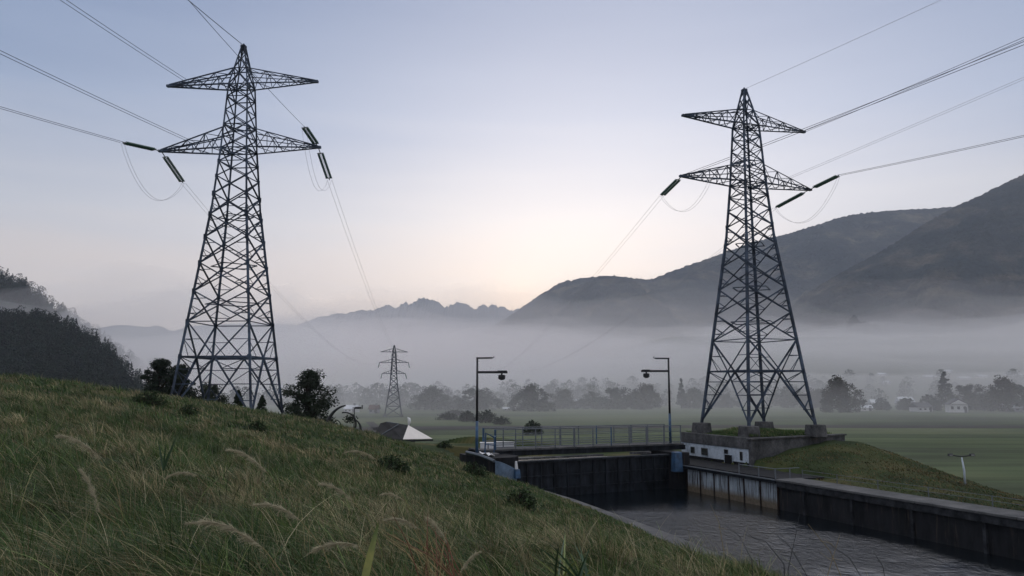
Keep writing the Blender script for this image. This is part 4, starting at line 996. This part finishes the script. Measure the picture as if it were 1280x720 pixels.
# tussocks: blades fanning out from shared roots, each tussock with its own size and colour
def tussocks(n, y0, y1, per, r0, hh, ww, segs):
    global off
    cx, cy_ = scatter(n, y0, y1, 1.0, rs); k = (cx < exl(cy_)-1.45) & ~((cy_ > 42.8) & (cx > -3.6)); cx, cy_ = cx[k], cy_[k]; n = len(cx)
    size = .6+.9*rs.random(n)**2; dryc = rs.random(n)-.55*np.clip(vnoise(cx*.42, cy_*.42, 55, 3), -.3, .6)
    ph = rs.random((n, per))*6.283; rad = np.sqrt(rs.random((n, per)))
    x = (cx[:, None]+np.cos(ph)*rad*r0*size[:, None]); y = (cy_[:, None]+np.sin(ph)*rad*r0*size[:, None])
    outd = np.stack([(np.cos(ph)*rad*1.0).ravel(), (np.sin(ph)*rad*1.0).ravel()], 1)
    wind_ = np.array([-.5, -.12])[None]*(.5+rs.random((n*per, 1))); outd = outd+wind_
    pal = np.array([(.030,.062,.018),(.055,.098,.028),(.090,.120,.038),(.34,.27,.16),(.18,.145,.075)])
    ci = np.where(dryc < .20, 3, np.where(dryc < .38, 4, rs.integers(0, 3, n)))
    col_ = pal[ci][:, None]*(.5+.85*rs.random((n, 1, 1)))*(1+.35*(rs.random((n, per, 1))*2-1)); mixg = rs.random((n, per, 1)) < .25
    col_ = np.where(mixg, pal[rs.integers(0, 5, (n, per))], col_)
    h = (hh*.85*size[:, None]*(.55+.75*rs.random((n, per)))).ravel(); w = ww*(.6+.8*rs.random(n*per))
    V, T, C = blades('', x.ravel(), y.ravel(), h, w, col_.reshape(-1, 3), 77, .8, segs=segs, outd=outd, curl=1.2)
    VV.append(V); TT.append(T+off); CC.append(C); off += len(V)
tussocks(900, 2.2, 9, 90, .10, .36, .006, 5)
tussocks(2600, 8, 20, 50, .13, .31, .011, 3)
tussocks(6000, 18, 52, 24, .18, .24, .024, 2)
# long lying straw and tall thin stalks near the lens side of the bank
x, y = scatter(3000, 2.2, 14, 1.0, rs); keep = x < exl(y)-1.2; x, y = x[keep], y[keep]; n2 = len(x)
cols = np.array([(.42,.35,.23),(.28,.24,.12),(.16,.22,.06)])[rs.integers(0, 3, n2)]*(.7+.5*rs.random((n2, 1)))
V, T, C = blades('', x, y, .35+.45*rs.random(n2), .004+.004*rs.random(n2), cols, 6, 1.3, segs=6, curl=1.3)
VV.append(V); TT.append(T+off); CC.append(C); off += len(V)
g = tri_mesh('grass', np.concatenate(VV), np.concatenate(TT), M['blade'], None, np.concatenate(CC)); tag(g, 'long windblown green and straw grass covering the near slope', None, None, 'stuff')
# right bank, plinth top
VV, TT, CC = [], [], []; off = 0
n = 120000; x = 10+28*rs.random(n); y = 22+40*rs.random(n)
keep = (x > exr(y)+1.75)
s_ = (x-PA.x)*pn.x+(y-PA.y)*pn.y; t_ = (x-PA.x)*pa.x+(y-PA.y)*pa.y
keep &= ~((s_ > -.1) & (s_ < pln+.1) & (t_ > -.1) & (t_ < pal+.1)) & ~((s_ > -3.4) & (s_ < .1) & (t_ > -1) & (t_ < pal+3))
x, y = x[keep], y[keep]; n2 = len(x)
V, T, C = blades('', x, y, .06+.10*rs.random(n2)*(1+.5*vnoise(x, y, 3)), .02+.02*rs.random(n2), grass_cols(x, y, rs, .24)*np.array((.70,.56,.50)), 7, .8, segs=2)
VV.append(V); TT.append(T+off); CC.append(C); off += len(V)
g = tri_mesh('grass', np.concatenate(VV), np.concatenate(TT), M['blade'], None, np.concatenate(CC)); tag(g, 'short brownish grass on the mound right of the platform', None, None, 'stuff')
n = 26000; s_ = .3+(pln-.6)*rs.random(n); t_ = .3+(pal-.5)*rs.random(n)
x = PA.x+pn.x*s_+pa.x*t_; y = PA.y+pn.y*s_+pa.y*t_
hh_ = np.maximum(0, .12+.22*vnoise(s_*.6, t_*.6, 41, 2)); 
V, T, C = blades('', x, y, .10+.18*rs.random(n), .02+.02*rs.random(n), grass_cols(x, y, rs, -.1)*1.15, 8, .8, segs=2)
V[:, 2] += np.repeat(-3.05+hh_-ground(x, y), 5)
g = tri_mesh('grass', V, T, M['blade'], None, C); tag(g, 'tufted grass on top of the pylon platform', None, None, 'stuff')

# ------------------------------------------------------------------ plumes, weeds, big blades
def plume(px, py, ex, ey, D, lab, sc=1.0):
    """seed head from (ex,ey) tip to (px,py) root, stem then bends down to the right into the grass"""
    a = Vector(at(ex, ey, D)); b = Vector(at(px, py, D*.985)); gx_, gy_ = b.x+.22*sc, b.y-.05
    g0 = Vector((gx_, gy_, gz(gx_, gy_)))
    if g0.z > b.z-.1: g0.z = b.z-.12
    r = empty('grass_plume', g0); tag(r, lab, 'grass plume', 'feathery grass plumes on the near slope')
    mid_ = Vector((b.x+.14*sc, b.y, (b.z*.65+g0.z*.35)))
    mb = MB(); pts = [g0, g0.lerp(mid_, .5)+Vector((.03,0,0)), mid_, b, b.lerp(a, .5)+Vector((0,0,(b-a).length*.12)), a]; mb.tube([p-g0 for p in pts], [.0035,.003,.0025,.002,.0015,.0008], 5); mb.build('stem', M['straw_stem'], r)
    rs_ = np.random.default_rng(int(px)); n = 1500; f = rs_.random(n); L = (b-a).length
    base = np.array(b-g0)[None]*(1-f)[:, None]+np.array(a-g0)[None]*f[:, None]; base[:, 2] += L*.12*4*f*(1-f)
    dr = np.array((a-b).normalized()); f = f**.85; hl = L*(.032+.06*np.sin(np.pi*np.clip(f*.9+.08, 0, 1)))*(.3+1.2*rs_.random(n)**1.5)*(1+.5*np.sin(f*23+px))
    dd = dr[None]*1.0+rs_.normal(size=(n, 3))*.34; dd[:, 2] -= .30; dd /= np.linalg.norm(dd, axis=1)[:, None]
    tip = base+dd*hl[:, None]*1.5; sd = np.cross(dd, rs_.normal(size=(n, 3))); sd /= np.linalg.norm(sd, axis=1)[:, None]; sd *= .0011
    V = np.stack([base-sd, base+sd, tip], 1).reshape(-1, 3); T = np.arange(3*n).reshape(n, 3)
    tri_mesh('seed_head', V, T, M['blade'], r, np.repeat(np.array((.52,.44,.32))[None]*(.6+.6*rs_.random((n, 1))), 3, axis=0))
PL = [(126,574,70,546,6.5,'pale plume alone at the upper left of the slope'),(333,590,283,563,8,'broad plume in the upper middle of the slope'),
 (330,686,235,655,4.2,'largest tan plume low in the left half of the picture'),(246,594,206,599,8,'faint plume left of the broad upper plume'),
 (440,625,398,606,6,'curved plume in the centre of the slope'),(375,650,318,632,5,'plume bending left just above the largest plume'),
 (505,625,475,619,7,'short plume right of the curved central plume'),(560,680,532,648,4.4,'arching plume left of the clump of reddish stalks'),
 (470,574,432,566,13,'small hazy plume near the crest of the slope'),(448,682,385,693,4,'flat tan plume low in the centre'),
 (575,716,600,690,3.4,'brown plume cut by the bottom edge of the picture'),(525,662,482,650,5,'plume behind the tall yellow blade'),(125,640,100,588,6,'faint upright plume at the left')]
for p_ in PL: plume(*p_)
def leaf_strip(mb, base, tip, w, bend=.15, n=10, droop=0):
    base = Vector(base); tip = Vector(tip); d = tip-base; sd = d.cross(Vector((.2,1,.1))).normalized(); vs = []; up = sd.cross(d).normalized()
    for i in range(n+1):
        f = i/n; c = base+d*f+up*0+Vector((0,0,1))*d.length*bend*math.sin(math.pi*f)-Vector((0,0,1))*droop*f*f; ww = w*(math.sin(math.pi*min(1, .18+f*.82)))**.8*.5
        vs += [c-sd*ww, c+Vector((0,.15*w,0)), c+sd*ww]
    fs = []
    for i in range(n):
        o = 3*i; fs += [(o, o+1, o+4, o+3), (o+1, o+2, o+5, o+4)]
    mb.add(vs, fs)
M['yblade'] = simple('yellow_green_blade', (.26,.26,.07), .5, 0, .5, 12, c2=(.10,.15,.04)); M['gblade'] = simple('broad_green_leaf', (.05,.10,.045), .5, 0, .4, 10); M['red_stalk'] = simple('reddish_stalk', (.22,.11,.07), .7, 0, .5, 14)
mb = MB(); b0 = Vector(at(446, 740, 3.0)); leaf_strip(mb, (0,0,-.1), Vector(at(474, 650, 3.05))-b0, .030, .05)
o = mb.build('reed_stalk', M['yblade'], None, True); o.location = b0; tag(o, 'tall yellow green reed standing at the bottom centre left', 'reed')
r = empty('agave_plant', at(205, 573, 8.0)); tag(r, 'dark broad leaved plant alone on the left of the slope', 'plant'); b0 = Vector(r.location)
for (tx, ty, wd) in ((221,545,.022),(207,556,.02),(198,552,.022),(212,562,.018)):
    mb = MB(); leaf_strip(mb, (0,0,-.12), Vector(at(tx, ty, 8.0+random.uniform(-.1,.1)))-b0, wd, .03); mb.build('leaf', M['gblade'], r, True)
r = empty('reed_clump', at(720, 735, 4.2)); tag(r, 'bright green reed clump at the bottom edge right of centre', 'plant'); b0 = Vector(r.location); rr_ = random.Random(5)
for k in range(16):
    mb = MB(); tx = 700+rr_.uniform(-45, 45); ty = 668+abs(tx-700)*.6+rr_.uniform(-8, 22); leaf_strip(mb, (rr_.uniform(-.12,.12), rr_.uniform(-.1,.1), -.05), Vector(at(tx, ty, 4.2+rr_.uniform(-.3,.3)))-b0, .010, .06); mb.build('leaf', M['yblade'] if k % 3 == 0 else M['gblade'], r, True)
r = empty('red_stalk_clump', at(560, 728, 3.8)); tag(r, 'clump of reddish brown stalks at the bottom centre', 'plant'); b0 = Vector(r.location)
for k in range(26):
    tx = 470+rr_.random()*90; ty = 640+rr_.random()*40; bb = Vector((rr_.uniform(-.14,.10), rr_.uniform(-.1,.1), -.03)); e = Vector(at(tx, ty, 3.8+rr_.uniform(-.2,.3)))-b0
    mb = MB(); mb.tube([bb, bb.lerp(e, .5)+Vector((0,0,.04)), e], [.003,.0025,.001], 5); mb.build('stalk', M['red_stalk'] if k % 2 else M['straw_stem'], r)
# bare thin stalks standing in front of the water
ST = [(905,690,888,630),(940,700,905,655),(985,712,1000,640),(1030,735,1050,668),(1010,722,960,660),(1085,735,1035,678),(1060,740,1010,655),(980,705,930,668),(1110,745,1092,690)]
for k, (bx_, by_, tx, ty) in enumerate(ST):
    D = 9.0-k*.3; b0 = Vector(at(bx_, by_, D)); gg = gz(b0.x, b0.y)
    e = Vector(at(tx, ty, D))-b0; mb = MB(); mb.tube([(0,0,min(0, gg-b0.z)), (0,0,0), e*.5+Vector((.02,0,.06)), e], [.005,.004,.003,.0015], 5)
    for q_ in (.45, .7): 
        p_ = e*q_+Vector((0,0,.03)); mb.tube([p_, p_+Vector((-.10,.02,.05))*(1 if k % 2 else -1)+Vector((0,0,.03))], [.002,.001], 4)
    o = mb.build('bare_stalk', M['dark_metal'] if k % 3 else M['straw_stem'], None); o.location = b0
    tag(o, 'thin bare stalk bending over the bank edge in front of the water', 'stalk', 'bare stalks in front of the water')
# dark weed clumps
tree_mesh('weed', 'round', .45, .95, 900, .07, (.030,.050,.018), 71)
for k, (px, py, D, s, lab) in enumerate(((185,506,24,1.0,'dark weed tuft near the crest left of the left pylon'),(650,636,22,1.2,'dark weed clump alone in the middle of the right bank'),(592,594,33,1.2,'dark weed clump below the bridge abutment'),(490,591,22,1.1,'dark weed clump in the upper centre of the slope'),(235,520,20,.8,'dark weed tuft below the left pylon'),(555,560,36,1.1,'dark weed tuft near the crest beside the bridge'),(320,540,22,.8,'dark weed tuft below the right leg of the left pylon'))):
    q = hit(px, py, 8, .3)
    r = tree('weed_clump', 'weed', (q[0], q[1], q[2]-.05), s, k*1.3, lab, 'weed', 'dark weed clumps on the slope')

# ------------------------------------------------------------------ air
def vol(name, dens, colr, aniso=.3):
    m = bpy.data.materials.new(name); m.use_nodes = True; nt = m.node_tree; nt.nodes.remove(nt.nodes['Principled BSDF'])
    v = nt.nodes.new('ShaderNodeVolumePrincipled'); v.inputs['Density'].default_value = dens; v.inputs['Color'].default_value = (*colr, 1); v.inputs['Anisotropy'].default_value = aniso
    nt.links.new(v.outputs[0], nt.nodes['Material Output'].inputs['Volume']); return m
M['haze'] = vol('haze_air', .00014, (.82,.89,1.0)); M['fogd'] = vol('fog_dense_air', .0035, (1.0,.985,.99)); M['fogw'] = vol('fog_wisp_air', .00045, (1.0,.955,.94), .05); M['fogt'] = vol('fog_thin_air', .0009, (1.0,.96,.95), .05); M['fog'] = vol('fog_air', .0019, (1.0,.965,.96), .05); M['mist'] = vol('mist_air', .0038, (.99,.97,.975))
mb = MB(); mb.box((0, 3100, 390), (13000, 6900, 800)); o = mb.build('haze', M['haze']); tag(o, 'pale blue haze filling the valley', None, None, 'stuff')
def slab(name, xs, ysl, topf, bot, mat, label):
    Xs, Ys = np.meshgrid(xs, ysl); Zt = topf(Xs, Ys); Zt = np.maximum(Zt, bot+.3); Zb = np.full_like(Zt, bot)
    k, n = Xs.shape; i = np.arange(k*n).reshape(k, n); N = k*n
    V = np.concatenate([np.stack([Xs.ravel(), Ys.ravel(), Zt.ravel()], 1), np.stack([Xs.ravel(), Ys.ravel(), Zb.ravel()], 1)])
    q = lambda a, b, c, d: np.stack([a.ravel(), b.ravel(), c.ravel(), d.ravel()], 1)
    T = [q(i[:-1,:-1], i[:-1,1:], i[1:,1:], i[1:,:-1]), q(i[:-1,:-1]+N, i[1:,:-1]+N, i[1:,1:]+N, i[:-1,1:]+N),
         q(i[0,:-1], i[0,:-1]+N, i[0,1:]+N, i[0,1:]), q(i[-1,1:], i[-1,1:]+N, i[-1,:-1]+N, i[-1,:-1]), q(i[1:,0], i[1:,0]+N, i[:-1,0]+N, i[:-1,0]), q(i[:-1,-1], i[:-1,-1]+N, i[1:,-1]+N, i[1:,-1])]
    o = tri_mesh(name, V, np.concatenate(T), mat, smooth=True); tag(o, label, None, None, 'stuff')
LAY = [(34,500,1000,8,'lowest thin'),(48,560,1090,14,'second lowest'),(60,620,1170,20,'third lowest'),(72,680,1250,24,'lower middle'),(84,740,1330,30,'upper middle'),(97,800,1410,36,'third highest'),(112,860,1480,46,'thicker upper'),(128,900,1540,56,'second highest'),(142,930,1580,66,'highest thin'),(156,960,1620,84,'ragged uppermost')]
for k, (h_, ya, yb_, am, wd_) in enumerate(LAY):
    slab('fog_bank', np.linspace(-1500, 2600, 150), np.linspace(ya, yb_, 60), lambda x, y: FIELD+4+np.sin(np.pi*np.clip((y-ya)/(yb_-ya), 0, 1)*.80)**.8*(h_*(1+.10*ss(250,-50,x)-.38*ss(-230,-480,x)+.10*ss(500, 900, x))+am*vnoise(x/260+k*7, y/330, 77+k, 4, .6)), FIELD-.4-.01*k, M['fog'] if k < 5 else M['fogt'] if k < 7 else M['fogw'], wd_+' layer of pale fog along the foot of the mountains')
slab('fog_bank', np.linspace(-700, -150, 60), np.linspace(540, 780, 30), lambda x, y: FIELD+78+25*vnoise(x/90, y/90, 5, 3), FIELD-.42, M['fogd'], 'fog lying between the two wooded hills on the left')
slab('ground_mist', np.linspace(-600, 900, 60), np.linspace(130, 900, 50), lambda x, y: FIELD+(16+np.clip((y-430)/400, 0, 2)*60*np.clip((x+150)/400, 0, 1))*ss(130, 330, y)*ss(-150,-60,x)*(1+.3*vnoise(x/90, y/90, 78, 2)), FIELD-.35, M['mist'], 'thin ground mist over the far field and houses')

# ------------------------------------------------------------------ sky, sun, camera
SKY = [(0.0,(.46,.345,.27)),(.10,(.40,.338,.305)),(.20,(.278,.288,.325)),(.32,(.136,.180,.272)),(.48,(.062,.104,.200)),(.64,(.38,.385,.42)),(1.0,(.67,.655,.67))]  # last two stops, unseen above the frame, brightened as added light on the land
GLOWS = [(9, 7, 9, (.278,.247,.225)), (4, 5, 50, (.14,.11,.075)), (0.5, 4.5, 900, (.24,.13,.03))]
SUN_EL, SUN_AZ = R(4.5), R(1.5)           # azimuth measured from +Y towards +X
wld = bpy.data.worlds.new('World'); scene.world = wld; wld.use_nodes = True; nt = wld.node_tree; bg = nt.nodes['Background']
sky = nt.nodes.new('ShaderNodeTexSky'); sky.sky_type = 'NISHITA'; sky.sun_disc = False; sky.sun_elevation = SUN_EL; sky.sun_rotation = SUN_AZ
sky.altitude = 300; sky.air_density = 1.0; sky.dust_density = 1.5; sky.ozone_density = 1.5
L_ = nt.links.new
def wn(k, **kw):
    n = nt.nodes.new(k)
    for a, b in kw.items(): setattr(n, a, b)
    return n
tc = wn('ShaderNodeTexCoord'); sep = wn('ShaderNodeSeparateXYZ'); L_(tc.outputs['Generated'], sep.inputs[0])
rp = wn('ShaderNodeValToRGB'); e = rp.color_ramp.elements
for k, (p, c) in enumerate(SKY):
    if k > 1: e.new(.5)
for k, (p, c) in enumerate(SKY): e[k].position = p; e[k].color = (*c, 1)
# thin high cloud: stretched noise nudges the height at which the sky colour is read
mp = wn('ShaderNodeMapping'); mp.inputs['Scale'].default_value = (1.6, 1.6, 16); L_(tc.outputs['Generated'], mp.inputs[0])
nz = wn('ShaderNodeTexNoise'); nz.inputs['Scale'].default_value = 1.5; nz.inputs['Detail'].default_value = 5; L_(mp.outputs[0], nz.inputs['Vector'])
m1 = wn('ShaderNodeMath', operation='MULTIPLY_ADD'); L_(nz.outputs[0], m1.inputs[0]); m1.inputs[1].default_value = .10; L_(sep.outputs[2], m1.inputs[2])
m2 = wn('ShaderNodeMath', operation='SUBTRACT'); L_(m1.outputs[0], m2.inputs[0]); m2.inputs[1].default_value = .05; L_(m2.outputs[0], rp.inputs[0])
def glow(az, el, power, colr, prev):
    v = wn('ShaderNodeVectorMath', operation='DOT_PRODUCT'); L_(tc.outputs['Generated'], v.inputs[0])
    v.inputs[1].default_value = (math.sin(R(az))*math.cos(R(el)), math.cos(R(az))*math.cos(R(el)), math.sin(R(el)))
    mx = wn('ShaderNodeMath', operation='MAXIMUM'); L_(v.outputs['Value'], mx.inputs[0]); mx.inputs[1].default_value = 0
    pw = wn('ShaderNodeMath', operation='POWER'); L_(mx.outputs[0], pw.inputs[0]); pw.inputs[1].default_value = power
    a = wn('ShaderNodeMix', data_type='RGBA', blend_type='ADD'); L_(pw.outputs[0], a.inputs[0]); L_(prev, a.inputs[6]); a.inputs[7].default_value = (*colr, 1); return a.outputs[2]
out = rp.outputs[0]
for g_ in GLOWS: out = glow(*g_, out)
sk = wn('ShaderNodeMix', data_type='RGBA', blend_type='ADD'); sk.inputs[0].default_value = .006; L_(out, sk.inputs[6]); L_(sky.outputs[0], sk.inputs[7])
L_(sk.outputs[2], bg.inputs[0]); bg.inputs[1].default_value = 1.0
sl = bpy.data.lights.new('sun', 'SUN'); sl.energy = .6; sl.angle = R(3); sl.color = (1, .85, .72)
so = link(bpy.data.objects.new('sun', sl)); d = Vector((math.sin(SUN_AZ)*math.cos(SUN_EL), math.cos(SUN_AZ)*math.cos(SUN_EL), math.sin(SUN_EL)))
so.rotation_euler = d.to_track_quat('Z', 'Y').to_euler()
cam = bpy.data.cameras.new('camera'); cam.sensor_width = 36; cam.lens = F/1280*36; cam.clip_start = .05; cam.clip_end = 20000
co = link(bpy.data.objects.new('camera', cam)); co.location = (0,0,0); co.rotation_euler = (R(90)+TH, 0, 0); scene.camera = co
scene.view_settings.view_transform = 'Standard'; scene.view_settings.look = 'None'; scene.view_settings.exposure = .95; scene.view_settings.gamma = 1
scene.render.engine = 'CYCLES'; cy = scene.cycles
cy.max_bounces = 10; cy.diffuse_bounces = 3; cy.glossy_bounces = 3; cy.volume_bounces = 8; cy.transparent_max_bounces = 16
cy.use_denoising = True
